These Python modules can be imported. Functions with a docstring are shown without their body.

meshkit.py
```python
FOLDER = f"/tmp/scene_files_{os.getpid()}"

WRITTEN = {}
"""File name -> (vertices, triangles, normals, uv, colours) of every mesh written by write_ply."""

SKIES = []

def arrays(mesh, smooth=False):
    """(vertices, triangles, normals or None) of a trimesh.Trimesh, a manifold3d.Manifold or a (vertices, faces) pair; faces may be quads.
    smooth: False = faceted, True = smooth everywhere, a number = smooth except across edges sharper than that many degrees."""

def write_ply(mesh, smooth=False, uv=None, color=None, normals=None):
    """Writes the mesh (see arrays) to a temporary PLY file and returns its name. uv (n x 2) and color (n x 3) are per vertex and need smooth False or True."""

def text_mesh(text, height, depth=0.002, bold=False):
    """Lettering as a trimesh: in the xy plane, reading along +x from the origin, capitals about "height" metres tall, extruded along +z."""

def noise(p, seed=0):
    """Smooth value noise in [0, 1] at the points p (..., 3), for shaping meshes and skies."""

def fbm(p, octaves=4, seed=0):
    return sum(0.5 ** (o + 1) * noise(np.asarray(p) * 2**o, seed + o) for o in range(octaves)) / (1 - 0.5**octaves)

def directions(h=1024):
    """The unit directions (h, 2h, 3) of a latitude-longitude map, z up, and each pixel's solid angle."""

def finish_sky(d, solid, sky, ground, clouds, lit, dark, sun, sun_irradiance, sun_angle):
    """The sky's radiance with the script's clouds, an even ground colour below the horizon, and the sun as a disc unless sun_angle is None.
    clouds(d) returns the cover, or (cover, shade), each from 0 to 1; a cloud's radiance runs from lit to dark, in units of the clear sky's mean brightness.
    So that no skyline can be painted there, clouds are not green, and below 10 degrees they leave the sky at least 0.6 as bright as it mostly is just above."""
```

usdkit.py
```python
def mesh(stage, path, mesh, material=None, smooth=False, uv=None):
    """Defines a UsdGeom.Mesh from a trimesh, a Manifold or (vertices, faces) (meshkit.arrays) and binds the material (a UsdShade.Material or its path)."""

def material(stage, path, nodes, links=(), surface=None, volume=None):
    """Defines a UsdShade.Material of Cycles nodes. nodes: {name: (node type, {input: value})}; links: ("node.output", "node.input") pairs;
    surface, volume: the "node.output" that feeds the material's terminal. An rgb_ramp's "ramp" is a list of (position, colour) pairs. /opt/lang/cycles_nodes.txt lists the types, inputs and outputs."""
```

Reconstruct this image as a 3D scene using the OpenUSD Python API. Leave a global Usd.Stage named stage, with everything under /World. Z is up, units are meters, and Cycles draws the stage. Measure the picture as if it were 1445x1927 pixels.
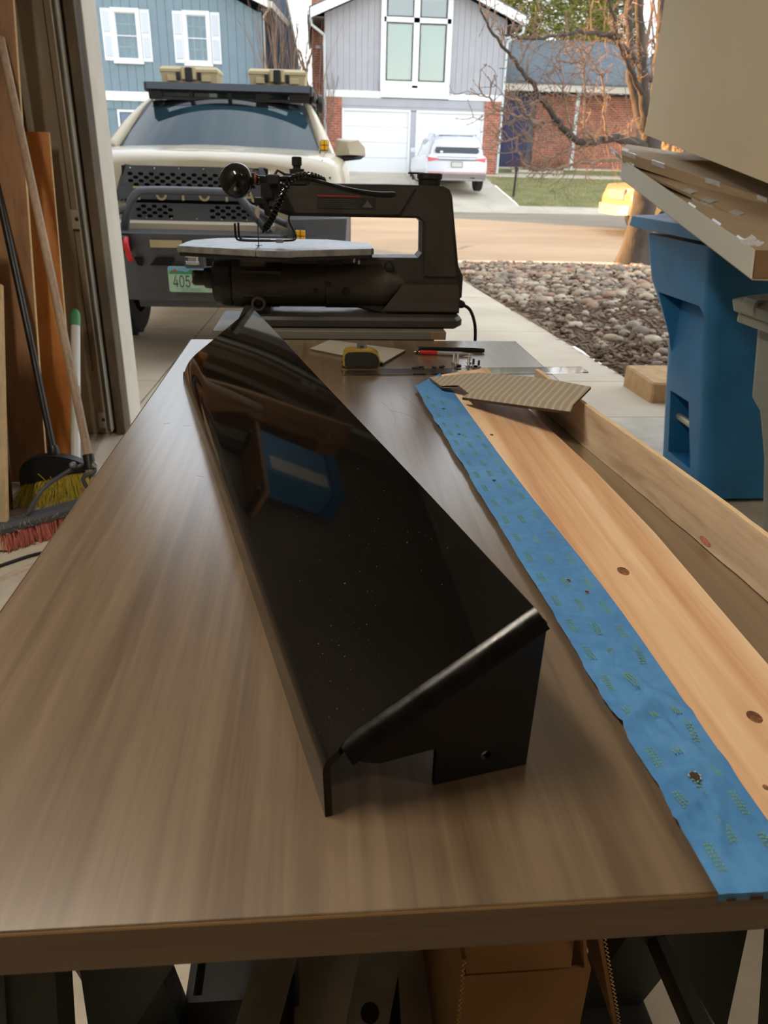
# Garage workbench scene: bent black bracket on a walnut desktop, tan truck and houses beyond the open door.
EXPO = -1.25
SUN_AZ_D, SUN_EL_D = 152.0, 9.0
SKY_STRENGTH, SUN_STRENGTH = 1.0, 12.5
CLOUD = (3.7, 5.6, 8.3)
WHITE_BALANCE = (1.45, 1.0, 0.70)                                  # the camera's: shade renders neutral
FILL_LAMP = 300.0                                                          # glow of the two added fill lights under the ceiling
import math, random
import numpy as np
import trimesh, manifold3d as m3, shapely.geometry as sg, shapely.affinity as sa
from shapely.ops import unary_union
import usdkit, meshkit
from pxr import Usd, UsdGeom, UsdLux, UsdShade, Gf, Sdf, Vt

rng = np.random.default_rng(7)
random.seed(7)
stage = Usd.Stage.CreateInMemory()
UsdGeom.SetStageUpAxis(stage, UsdGeom.Tokens.z)
UsdGeom.SetStageMetersPerUnit(stage, 1.0)
UsdGeom.Xform.Define(stage, '/World')
UsdGeom.Scope.Define(stage, '/World/Looks')

# ---------------------------------------------------------------- camera
# x to the right along the workbench's short side, y out through the garage door, z up; floor at z = 0
CAM = UsdGeom.Camera.Define(stage, '/World/camera')
_r = (0.99645559, -0.08097125, 0.02280144)
_u = (0.0127428, 0.41322396, 0.91054027)
_f = (0.08314968, 0.90702239, -0.41279113)
_c = (-0.08935908, -0.29433233, 1.17846585)
CAM.AddTransformOp().Set(Gf.Matrix4d(*_r, 0, *_u, 0, *(-a for a in _f), 0, *_c, 1))
CAM.CreateHorizontalApertureAttr(36.0)
CAM.CreateVerticalApertureAttr(36.0 * 1927 / 1445)
CAM.CreateFocalLengthAttr(36.0 * 1447.5 / 1445)
CAM.CreateFStopAttr(17.0)
CAM.CreateFocusDistanceAttr(0.85)
CAM.CreateClippingRangeAttr(Gf.Vec2f(0.02, 500))
CAM.CreateExposureAttr(EXPO)

# ---------------------------------------------------------------- sky and sun
SUN_AZ, SUN_EL = math.radians(SUN_AZ_D), math.radians(SUN_EL_D)   # azimuth from +x, counter-clockwise
sun_dir = np.array([math.cos(SUN_EL) * math.cos(SUN_AZ), math.cos(SUN_EL) * math.sin(SUN_AZ), math.sin(SUN_EL)])
sky_mat = usdkit.material(stage, '/World/Looks/evening_sky', {
    'tc': ('texture_coordinate', {}),
    'sky': ('sky_texture', {'sky_type': 'multiple_scattering', 'sun_disc': False, 'sun_elevation': SUN_EL, 'sun_rotation': math.pi / 2 - SUN_AZ, 'altitude': 1600.0, 'air_density': 1.0, 'aerosol_density': 4.0, 'ozone_density': 1.0}),
    'st': ('mapping', {'mapping_type': 'point', 'scale': (1.0, 1.6, 3.5), 'rotation': (0.1, 0.2, 0.5)}),
    'n': ('noise_texture', {'scale': 1.5, 'detail': 6, 'roughness': 0.6, 'distortion': 0.8}),
    'r': ('rgb_ramp', {'ramp': [(0, (.38, .38, .38)), (0.42, (.38, .38, .38)), (0.62, (0.85, 0.85, 0.85)), (1, (0.9, 0.9, 0.9))]}),
    'mx': ('mix_color', {'blend_type': 'mix', 'b': CLOUD}),
    'wb': ('mix_color', {'blend_type': 'multiply', 'fac': 1.0, 'b': WHITE_BALANCE}),
    'bg': ('background_shader', {'strength': SKY_STRENGTH}),
}, [('tc.generated', 'st.vector'), ('st.vector', 'n.vector'), ('n.fac', 'r.fac'), ('r.color', 'mx.fac'), ('sky.color', 'mx.a'), ('mx.result', 'wb.a'), ('wb.result', 'bg.color')],
    surface='bg.background')
dome = UsdLux.DomeLight.Define(stage, '/World/sky_light')
UsdShade.MaterialBindingAPI.Apply(dome.GetPrim()).Bind(sky_mat)
sun = UsdLux.DistantLight.Define(stage, '/World/sun_light')
sun.CreateAngleAttr(0.6)
sun.CreateNormalizeAttr(True)
sun.CreateIntensityAttr(SUN_STRENGTH)
sun.CreateColorAttr(Gf.Vec3f(1.0, 0.57, 0.23))
sun.AddTransformOp().Set(Gf.Matrix4d(Gf.Rotation(Gf.Vec3d(0, 0, 1), Gf.Vec3d(*sun_dir)), Gf.Vec3d(0, 0, 0)))

# ---------------------------------------------------------------- helpers
TH = 0.80                                                           # height of the desktop's upper face
_count = {}
_loc = {}


def numbered(parent, name):
    k = (parent, name)
    n = _count.get(k, 0)
    _count[k] = n + 1
    return name if n == 0 else f'{name}_{n:03d}'


def keys(prim, label=None, cat=None, group=None, kind=None):
    for k, v in (('label', label), ('category', cat), ('group', group), ('kind', kind)):
        if v:
            prim.SetCustomDataByKey(k, v)
    return prim


def thing(name, label, cat, loc=(0, 0, 0), rotz=0.0, group=None, kind=None):
    p = '/World/' + numbered('/World', name)
    x = UsdGeom.Xform.Define(stage, p)
    x.AddTranslateOp().Set(Gf.Vec3d(*map(float, loc)))
    if rotz:
        x.AddRotateZOp().Set(float(rotz))
    _loc[p] = (np.array(loc, float), math.radians(rotz), False)
    return keys(x.GetPrim(), label, cat, group, kind)


def local(prim):
    """From here on the parts of this thing are given in its own coordinates."""
    a = _loc[str(prim.GetPath())]
    _loc[str(prim.GetPath())] = (a[0], a[1], True)
    return prim


def part(name, mesh, m, parent, smooth=30, label=None, kind=None):
    base = str(parent.GetPath())
    p = base + '/' + numbered(base, name)
    o, rz, loc = _loc[base]
    v, f = arr(mesh)
    if not loc:
        v = v - o
        if rz:
            c, s = math.cos(-rz), math.sin(-rz)
            v = v @ np.array([[c, s, 0], [-s, c, 0], [0, 0, 1.0]])
    g = usdkit.mesh(stage, p, trimesh.Trimesh(v, f, process=False), m, smooth=smooth).GetPrim()
    _loc[p] = (o, rz, loc)
    return keys(g, label, kind=kind)


def solo(name, mesh, m, label, cat, group=None, kind=None, smooth=30):
    p = '/World/' + numbered('/World', name)
    v, f = arr(mesh)
    o = np.array([*(v.min(0) + v.max(0))[:2] / 2, v[:, 2].min()])
    g = usdkit.mesh(stage, p, trimesh.Trimesh(v - o, f, process=False), m, smooth=smooth)
    g.AddTranslateOp().Set(Gf.Vec3d(*map(float, o)))
    _loc[p] = (o, 0.0, False)
    return keys(g.GetPrim(), label, cat, group, kind)


def struct(name, mesh, m, smooth=30, kind='structure'):
    p = '/World/' + numbered('/World', name)
    v, f = arr(mesh)
    g = usdkit.mesh(stage, p, trimesh.Trimesh(v, f, process=False), m, smooth=smooth).GetPrim()
    _loc[p] = (np.zeros(3), 0.0, False)
    return keys(g, kind=kind)


def dup(src, loc, rotz=0.0, label=None, rot=None, scale=None):
    was = src.GetCustomData()
    base = str(src.GetPath()).split('/')[-1]
    p = '/World/' + numbered('/World', base)
    x = UsdGeom.Xform.Define(stage, p)
    x.GetPrim().GetReferences().AddInternalReference(src.GetPath())
    x.GetPrim().SetInstanceable(True)
    x.ClearXformOpOrder()
    x.MakeMatrixXform().Set(Gf.Matrix4d().SetScale(scale or 1.0) * Gf.Matrix4d().SetRotate(rot or Gf.Rotation(Gf.Vec3d(0, 0, 1), float(rotz))) * Gf.Matrix4d().SetTranslate(Gf.Vec3d(*map(float, loc))))
    return keys(x.GetPrim(), label or was['label'], was['category'], was.get('group'))


# ---- meshes: everything is (vertices, triangles)
def arr(m):
    if hasattr(m, 'to_mesh'):
        q = m.to_mesh()
        return np.array(q.vert_properties[:, :3], float), np.array(q.tri_verts, int)
    if isinstance(m, tuple):
        v, f = np.asarray(m[0], float), np.asarray(m[1], int)
        if f.shape[1] == 4:
            f = np.vstack([f[:, [0, 1, 2]], f[:, [0, 2, 3]]])
        return v, f
    return np.array(m.vertices, float), np.array(m.faces, int)


def join(*ms):
    if len(ms) == 1 and isinstance(ms[0], list):
        ms = ms[0]
    V, F, n = [], [], 0
    for m in ms:
        v, f = arr(m)
        V.append(v)
        F.append(f + n)
        n += len(v)
    return np.vstack(V), np.vstack(F)


def move(m, d):
    v, f = arr(m)
    return v + np.array(d, float), f


def rot(m, axis, deg, about=(0, 0, 0)):
    v, f = arr(m)
    R = trimesh.transformations.rotation_matrix(math.radians(deg), {'x': (1, 0, 0), 'y': (0, 1, 0), 'z': (0, 0, 1)}.get(axis, axis), about)
    return v @ R[:3, :3].T + R[:3, 3], f


def hull(P):
    return arr(trimesh.convex.convex_hull(np.asarray(P, float)))


def box(x0, x1, y0, y1, z0, z1, b=0.0):
    """A box, its edges chamfered by b."""
    x0, x1, y0, y1, z0, z1 = min(x0, x1), max(x0, x1), min(y0, y1), max(y0, y1), min(z0, z1), max(z0, z1)
    if b <= 0:
        v = np.array([[x, y, z] for x in (x0, x1) for y in (y0, y1) for z in (z0, z1)], float)
        return v, np.array([[0, 1, 3], [0, 3, 2], [4, 6, 7], [4, 7, 5], [0, 4, 5], [0, 5, 1], [2, 3, 7], [2, 7, 6], [0, 2, 6], [0, 6, 4], [1, 5, 7], [1, 7, 3]])
    b = min(b, .45 * min(x1 - x0, y1 - y0, z1 - z0))
    P = []
    for sx in (0, 1):
        for sy in (0, 1):
            for sz in (0, 1):
                c = np.array([(x0, x1)[sx], (y0, y1)[sy], (z0, z1)[sz]], float)
                d = np.array([1 - 2 * sx, 1 - 2 * sy, 1 - 2 * sz]) * b
                for k in range(3):
                    q = c + d
                    q[k] = c[k]
                    P.append(q)
    return hull(P)


def cyl(p0, p1, r0, r1=None, n=16):
    p0, p1 = np.array(p0, float), np.array(p1, float)
    r1 = r0 if r1 is None else r1
    w = (p1 - p0) / np.linalg.norm(p1 - p0)
    a = np.cross(w, [0, 0, 1.0] if abs(w[2]) < .9 else [1.0, 0, 0])
    a /= np.linalg.norm(a)
    b = np.cross(w, a)
    t = np.linspace(0, 2 * np.pi, n, endpoint=False)
    ring = np.cos(t)[:, None] * a + np.sin(t)[:, None] * b
    v = np.vstack([p0 + ring * r0, p1 + ring * r1, [p0, p1]])
    i, j = np.arange(n), (np.arange(n) + 1) % n
    f = np.vstack([np.c_[i, i + n, j + n], np.c_[i, j + n, j], np.c_[i, j, np.full(n, 2 * n)], np.c_[i + n, np.full(n, 2 * n + 1), j + n]])
    return v, f


def lathe(p0, axis, prof, n=24):
    """prof: (distance along axis, radius) pairs."""
    p0, w = np.array(p0, float), np.array(axis, float)
    w /= np.linalg.norm(w)
    a = np.cross(w, [0, 0, 1.0] if abs(w[2]) < .9 else [1.0, 0, 0])
    a /= np.linalg.norm(a)
    b = np.cross(w, a)
    t = np.linspace(0, 2 * np.pi, n, endpoint=False)
    ring = np.cos(t)[:, None] * a + np.sin(t)[:, None] * b
    V = np.vstack([p0 + w * d + ring * max(r, 1e-5) for d, r in prof])
    i, j = np.arange(n), (np.arange(n) + 1) % n
    F = [np.vstack([np.c_[i + k * n, i + (k + 1) * n, j + (k + 1) * n], np.c_[i + k * n, j + (k + 1) * n, j + k * n]]) for k in range(len(prof) - 1)]
    return V, np.vstack(F)


def spline(P, n=8):
    P = np.array(P, float)
    Q = np.vstack([2 * P[0] - P[1], P, 2 * P[-1] - P[-2]])
    out = []
    for k in range(1, len(Q) - 2):
        for t in np.linspace(0, 1, n, endpoint=False):
            a, b, c, d = Q[k - 1:k + 3]
            out.append(.5 * (2 * b + (c - a) * t + (2 * a - 5 * b + 4 * c - d) * t * t + (3 * b - a - 3 * c + d) * t ** 3))
    return np.array(out + [P[-1]])


def tube(P, r, n=8, closed=True):
    """A tube along the points P; r one radius or one per point."""
    P = np.array(P, float)
    r = np.broadcast_to(np.asarray(r, float), (len(P),))
    T = np.gradient(P, axis=0)
    T /= np.maximum(np.linalg.norm(T, axis=1, keepdims=True), 1e-9)
    a = np.cross(T[0], [0, 0, 1.0] if abs(T[0][2]) < .9 else [1.0, 0, 0])
    t = np.linspace(0, 2 * np.pi, n, endpoint=False)
    V = []
    for k in range(len(P)):
        a = a - T[k] * np.dot(a, T[k])
        a /= np.linalg.norm(a)
        b = np.cross(T[k], a)
        V.append(P[k] + r[k] * (np.cos(t)[:, None] * a + np.sin(t)[:, None] * b))
    i, j = np.arange(n), (np.arange(n) + 1) % n
    F = [np.vstack([np.c_[i + k * n, j + (k + 1) * n, i + (k + 1) * n], np.c_[i + k * n, j + k * n, j + (k + 1) * n]]) for k in range(len(P) - 1)]
    V = np.vstack(V)
    if closed:
        m = len(V)
        V = np.vstack([V, P[0], P[-1]])
        e = (len(P) - 1) * n
        F += [np.c_[i, np.full(n, m), j], np.c_[i + e, j + e, np.full(n, m + 1)]]
    return V, np.vstack(F)


def poly(P, holes=()):
    return sg.Polygon(P, holes).buffer(0)


def extrude(shape, depth, plane='xy', at=0.0):
    """shape: points or a shapely polygon. 'xy' rises along z from at; 'xz' goes along y from at; 'yz' along x from at."""
    if not hasattr(shape, 'geom_type'):
        shape = poly(shape)
    ms = [trimesh.creation.extrude_polygon(g, abs(depth), engine='earcut') for g in getattr(shape, 'geoms', [shape])]
    v, f = join(*ms)
    v = v.copy()
    if depth < 0:
        v[:, 2] += depth
    if plane == 'xy':
        v[:, 2] += at
    elif plane == 'xz':
        v = np.c_[v[:, 0], v[:, 2] + at, v[:, 1]]
        f = f[:, ::-1]
    else:
        v = np.c_[v[:, 2] + at, v[:, 0], v[:, 1]]
    return v, f


def rounded(P, r, n=4):
    return poly(P).buffer(-r).buffer(r, quad_segs=n)


def bevex(shape, depth, b, plane='xy', at=0.0):
    """extrude with both rims chamfered (the shape should be convex or nearly so)."""
    g = shape if hasattr(shape, 'geom_type') else poly(shape)
    s = m3.CrossSection([np.array(g.exterior.coords)[:-1]] + [np.array(h.coords)[:-1] for h in g.interiors], m3.FillRule.EvenOdd)
    inner = s.offset(-b, m3.JoinType.Miter)
    k = m3.Manifold.extrude(s, depth - 2 * b).translate((0, 0, b)) + m3.Manifold.extrude(inner, depth)
    v, f = arr(k)
    if plane == 'xy':
        v = v + [0, 0, at]
    elif plane == 'xz':
        v = np.c_[v[:, 0], v[:, 2] + at, v[:, 1]]
        f = f[:, ::-1]
    else:
        v = np.c_[v[:, 2] + at, v[:, 0], v[:, 1]]
    return v, f


def loft(sections, close_ends=True):
    """Skin over rings of equal point count."""
    S = np.array(sections, float)
    k, n = S.shape[:2]
    i, j = np.arange(n), (np.arange(n) + 1) % n
    F = [np.vstack([np.c_[i + a * n, i + (a + 1) * n, j + (a + 1) * n], np.c_[i + a * n, j + (a + 1) * n, j + a * n]]) for a in range(k - 1)]
    V = S.reshape(-1, 3)
    if close_ends:
        V = np.vstack([V, S[0].mean(0), S[-1].mean(0)])
        F += [np.c_[i, j, np.full(n, k * n)], np.c_[j + (k - 1) * n, i + (k - 1) * n, np.full(n, k * n + 1)]]
    m = trimesh.Trimesh(V, np.vstack(F), process=False)
    if m.volume < 0:
        m.invert()
    return arr(m)


def grid(fn, nu, nv):
    """Surface fn(u, v) -> point, u and v in [0, 1]."""
    u, w = np.meshgrid(np.linspace(0, 1, nu), np.linspace(0, 1, nv), indexing='ij')
    V = np.array([fn(a, b) for a, b in zip(u.ravel(), w.ravel())], float)
    i = (np.arange(nu - 1)[:, None] * nv + np.arange(nv - 1)).ravel()
    return V, np.vstack([np.c_[i, i + nv, i + nv + 1], np.c_[i, i + nv + 1, i + 1]])


def words(text, height, depth, at, right, up, bold=False, centre=False):
    v, f = arr(meshkit.text_mesh(text, height, depth, bold))
    if centre:
        v = v - [(v[:, 0].min() + v[:, 0].max()) / 2, 0, 0]
    r, u = np.array(right, float), np.array(up, float)
    w = np.cross(r, u)
    return np.array(at, float) + v[:, :1] * r + v[:, 1:2] * u + v[:, 2:] * w, f


def noisy(m, amp, freq, seed=0):
    v, f = arr(m)
    d = np.stack([meshkit.fbm(v * freq + 10 * k + 100, 3, seed + k) - .5 for k in range(3)], 1)
    return v + d * 2 * amp, f


# ---- materials
def S(r, g, b):
    """8-bit sRGB to linear."""
    return tuple(((c / 255) / 12.92 if c <= 10 else ((c / 255 + .055) / 1.055) ** 2.4) for c in (r, g, b))


def mat(name, col, rough=.5, metal=0.0, var=0.0, vs=8.0, stretch=(1, 1, 1), col2=None, bump=0.0, bs=None, rvar=0.0, spec=.5, coat=0.0, each=0.0, **kw):
    """Principled surface. var: darker and lighter patches (noise of scale vs, stretched) up to that share, or towards col2; bump: fine relief in metres;
    each: how far copies and pieces differ in tone."""
    n = {'tc': ('texture_coordinate', {}), 'p': ('principled_bsdf', {'base_color': col, 'roughness': rough, 'metallic': metal, 'specular_ior_level': spec, 'coat_weight': coat, **kw})}
    L = []
    last = None
    if var or col2 or bump or rvar:
        n['map'] = ('mapping', {'mapping_type': 'point', 'scale': stretch})
        L.append(('tc.object', 'map.vector'))
    if var or col2 or rvar:
        n['noise'] = ('noise_texture', {'scale': vs, 'detail': 6, 'roughness': .6})
        L.append(('map.vector', 'noise.vector'))
    if var or col2:
        c2 = col2 or tuple(min(1, c * (1 + var)) for c in col)
        c1 = col if col2 else tuple(c * (1 - var) for c in col)
        n['ramp'] = ('rgb_ramp', {'ramp': [(0, c1), (.35, c1), (.65, c2), (1, c2)]})
        L.append(('noise.fac', 'ramp.fac'))
        last = 'ramp.color'
    if each:
        n['oi'] = ('geometry', {})
        n['mr'] = ('map_range', {'from_min': 0.0, 'from_max': 1.0, 'to_min': 1 - each, 'to_max': 1 + each})
        n['hs'] = ('hsv', {'color': col})
        L += [('oi.random_per_island', 'mr.value'), ('mr.result', 'hs.value')]
        if last:
            L.append((last, 'hs.color'))
        last = 'hs.color'
    if last:
        L.append((last, 'p.base_color'))
    if rvar:
        n['rr'] = ('map_range', {'from_min': .3, 'from_max': .7, 'to_min': max(0, rough - rvar), 'to_max': min(1, rough + rvar)})
        L += [('noise.fac', 'rr.value'), ('rr.result', 'p.roughness')]
    if bump:
        n['bn'] = ('noise_texture', {'scale': bs or vs * 4, 'detail': 4, 'roughness': .6})
        n['bp'] = ('bump', {'height': 1.0, 'distance': bump, 'strength': 1.0})
        L += [('map.vector', 'bn.vector'), ('bn.fac', 'bp.height'), ('bp.normal', 'p.normal')]
    return usdkit.material(stage, '/World/Looks/' + name, n, L, surface='p.BSDF')


def wood(name, dark, mid, light, axis='y', fine=90.0, along=2.5, rough=.45, spec=.5, bump=.0002, big=9.0, coord='object', ior=1.5, coat=0.0):
    """Grain streaks along one axis; a slow drift of tone on top."""
    k = {'x': (along, fine, fine), 'y': (fine, along, fine), 'z': (fine, fine, along)}[axis]
    kb = {'x': (along * .25, big, big), 'y': (big, along * .25, big), 'z': (big, big, along * .25)}[axis]
    n = {'tc': ('texture_coordinate', {}), 'p': ('principled_bsdf', {'roughness': rough, 'specular_ior_level': spec, 'ior': ior, 'coat_weight': coat, 'coat_roughness': .28, 'coat_ior': 1.9}),
         'm1': ('mapping', {'mapping_type': 'point', 'scale': k}), 'm2': ('mapping', {'mapping_type': 'point', 'scale': kb}),
         'n1': ('noise_texture', {'scale': 1.0, 'detail': 5, 'roughness': .62, 'distortion': .25}),
         'n2': ('noise_texture', {'scale': 1.0, 'detail': 4, 'roughness': .5, 'distortion': 1.2}),
         'mx': ('mix_float', {'fac': .5}),
         'r': ('rgb_ramp', {'ramp': [(0, dark), (.38, dark), (.5, mid), (.63, light), (1, light)]}),
         'b': ('bump', {'height': 1.0, 'distance': bump, 'strength': 1.0})}
    L = [(f'tc.{coord}', 'm1.vector'), (f'tc.{coord}', 'm2.vector'), ('m1.vector', 'n1.vector'), ('m2.vector', 'n2.vector'), ('n1.fac', 'mx.a'), ('n2.fac', 'mx.b'),
         ('mx.result', 'r.fac'), ('n1.fac', 'b.height'), ('b.normal', 'p.normal'), ('r.color', 'p.base_color')]
    return usdkit.material(stage, '/World/Looks/' + name, n, L, surface='p.BSDF')


def pane(name, tint=(1, 1, 1), rough=0.0, ior=1.5, body=1.0):
    """Window glass: lets light through, mirrors by the angle."""
    return usdkit.material(stage, '/World/Looks/' + name, {'t': ('transparent_bsdf', {'color': tint}), 'g': ('glossy_bsdf', {'color': (1, 1, 1), 'roughness': rough}),
                           'f': ('fresnel', {'IOR': ior}), 'x': ('mix_closure', {})}, [('f.fac', 'x.fac'), ('t.BSDF', 'x.closure1'), ('g.BSDF', 'x.closure2')], surface='x.closure')


M = {}
M['black_plastic'] = mat('black_plastic', S(22, 22, 22), .42)
M['black_gloss'] = mat('black_gloss', S(12, 12, 12), .12, spec=.5)
M['black_rubber'] = mat('black_rubber', S(24, 24, 25), .7)
M['steel'] = mat('bright_steel', S(190, 190, 190), .28, 1.0)
M['dark_steel'] = mat('dark_steel', S(70, 70, 72), .4, 1.0, var=.3, vs=40)
M['white_paint'] = mat('white_paint', S(232, 235, 236), .5)

# ---------------------------------------------------------------- the garage shell
M['drywall'] = mat('dusty_drywall', S(128, 118, 104), .9, var=.12, vs=3, bump=.0006, bs=60)
M['back_wall'] = mat('pale_drywall', S(170, 162, 150), .9, var=.08, vs=2)
M['ceiling'] = mat('ceiling_board', S(216, 208, 196), .9, var=.1, vs=1.5)
M['dirty_trim'] = mat('dirty_trim', S(150, 134, 112), .75, var=.25, vs=5, stretch=(1, 1, .25), bump=.0008, bs=30)
M['grimy_trim'] = mat('grimy_trim', S(92, 80, 64), .8, var=.4, vs=9, stretch=(1, 1, .3), bump=.001, bs=30)
M['jamb_white'] = mat('jamb_white', S(225, 219, 206), .55, var=.05, vs=6)
M['slab'] = mat('garage_concrete', S(196, 187, 170), .8, var=.18, vs=4, bump=.0006, bs=60)
M['concrete'] = mat('drive_concrete', S(206, 192, 170), .85, var=.1, vs=1.3, bump=.001, bs=50)
M['concrete2'] = mat('walk_concrete', S(200, 190, 172), .85, var=.12, vs=1.1, bump=.001, bs=50)
M['asphalt'] = mat('street_asphalt', S(150, 138, 120), .9, var=.15, vs=.8, stretch=(.3, 1, 1), bump=.003, bs=40)
M['dark_gap'] = mat('joint_dirt', S(60, 52, 44), .95)

struct('floor', box(-1.36, 4.3, -3.2, 3.45, -.12, 0), M['slab'])
struct('wall_left', box(-1.48, -1.36, -3.2, 3.45, -.1, 2.6), M['drywall'])
struct('wall_right', box(4.3, 4.42, -3.2, 3.45, -.1, 2.6), M['back_wall'])
struct('wall_back', box(-1.48, 4.42, -3.32, -3.2, -.1, 2.6), M['back_wall'])
struct('wall_front_left', box(-1.36, -1.02, 3.27, 3.45, -.02, 2.6), M['dirty_trim'])
struct('wall_front_right', box(3.9, 4.3, 3.27, 3.45, -.02, 2.6), M['back_wall'])
struct('wall_header', box(-1.02, 3.9, 3.27, 3.45, 2.16, 2.6), M['back_wall'])
struct('ceiling', box(-1.48, 4.42, -3.32, 3.45, 2.6, 2.7), M['ceiling'])
struct('roof', box(-1.7, 4.7, -3.6, 4.0, 2.72, 2.84), M['dirty_trim'])
# trim round the opening: the white reveal, and the grimy inner casing the door track is screwed to
struct('trim', box(-1.02, -.982, 3.31, 3.54, -.02, 2.16, .003), M['jamb_white'])
struct('trim', box(-1.025, -.984, 3.20, 3.309, 0, 2.3, .003), M['grimy_trim'])
struct('trim', box(-1.205, -1.05, 3.215, 3.268, 0, 2.6, .004), M['dirty_trim'])
struct('trim', box(-1.10, -1.097, 3.209, 3.2149, .3, 2.6), M['grimy_trim'])
struct('trim', box(-1.222, -1.198, 3.195, 3.267, 0, 2.6, .004), M['jamb_white'])
struct('trim', box(3.862, 3.9, 3.31, 3.54, -.02, 2.16, .003), M['jamb_white'])
struct('trim', box(-.98, 3.86, 3.31, 3.54, 2.12, 2.16, .003), M['jamb_white'])


# ---------------------------------------------------------------- driveway, walk, street, far side
def gz(y):
    return 0.0 if y < 3.5 else max(-.033 * (y - 3.5), -.28)


def slab(x0, x1, y0, y1, za, zb, t=.12, b=.008):
    """A cast slab whose top runs from za at y0 to zb at y1, its arrises eased."""
    P = []
    for x, sx in ((x0, 1), (x1, -1)):
        for y, z, sy in ((y0, za, 1), (y1, zb, -1)):
            P += [(x, y, z - t), (x, y, z - b), (x + sx * b, y, z), (x, y + sy * b, z), (x + sx * b, y + sy * b, z)]
    return hull(P)


def holder(name):
    x = UsdGeom.Xform.Define(stage, '/World/' + name)
    _loc['/World/' + name] = (np.zeros(3), 0.0, False)
    return keys(x.GetPrim(), kind='structure')


dw = holder('driveway')
ys = [3.452, 4.27, 6.12, 8.4, 10.72]
for a, b in zip(ys[:-1], ys[1:]):
    for x0, x1 in ((-3.4, -1.035), (-1.025, 1.85)):
        part('slab', slab(x0, x1, a + .004, b - .004, gz(a), gz(b)), M['concrete'], dw)
part('subbase', box(-3.4, 1.84, 3.46, 10.7, -.6, -.29), M['dark_gap'], dw)
sw = holder('sidewalk')
for k in range(-8, 14):
    part('slab', slab(k * 1.6 + .26, k * 1.6 + 1.85, 10.73, 12.3, -.24, -.27), M['concrete2'], sw)
    part('gutter', slab(k * 1.6 + .26, k * 1.6 + 1.85, 12.31, 13.2, -.272, -.285), M['concrete2'], sw)
struct('street', grid(lambda u, v: (-60 + 120 * u, 13.19 + 8.85 * v, -.285 + .285 * v + .05 * math.sin(math.pi * v)), 41, 11), M['asphalt'])
cr = solo('pavement_crack', tube([(1.90 + .05 * math.sin(k * 1.7) + .02 * k, 14.0 + 0.0 + .16 * k, -.283 + .285 * (.81 + .55 * k) / 8.85 + .05 * math.sin(math.pi * (.81 + .55 * k) / 8.85) + .001) for k in range(9)], .006, 4), M['dark_gap'], 'thin dark crack wandering across the sunlit street asphalt', 'crack')

fz = lambda y: .14 + (y - 23.3) * .75 / 5.7                          # the far bank climbs to the houses
fw = holder('far_sidewalk')
for k in range(-10, 14):
    part('slab', slab(k * 1.6 + .02, k * 1.6 + 1.61, 22.0, 23.3, .02, .14, .2), M['concrete2'], fw)
fd = holder('far_driveway')
for a, b in ((23.31, 25.2), (25.2, 27.1), (27.1, 29.2)):
    for x0, x1 in ((.4, 3.0), (3.0, 5.78)):
        part('slab', slab(x0 + .006, x1 - .006, a + .005, b - .005, fz(a), fz(b), .2), M['concrete2'], fd)
bd = holder('blue_house_driveway')
for a, b in ((23.31, 25.2), (25.2, 27.1), (27.1, 29.2)):
    part('slab', slab(-9.5, -4.8, a + .005, b - .005, fz(a), fz(b), .2), M['concrete2'], bd)
fp = holder('entry_path')
part('slab', slab(5.8, 11.5, 28.6, 29.7, fz(28.6) + .03, fz(29.2) + .06, .2), M['concrete2'], fp)
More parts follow.
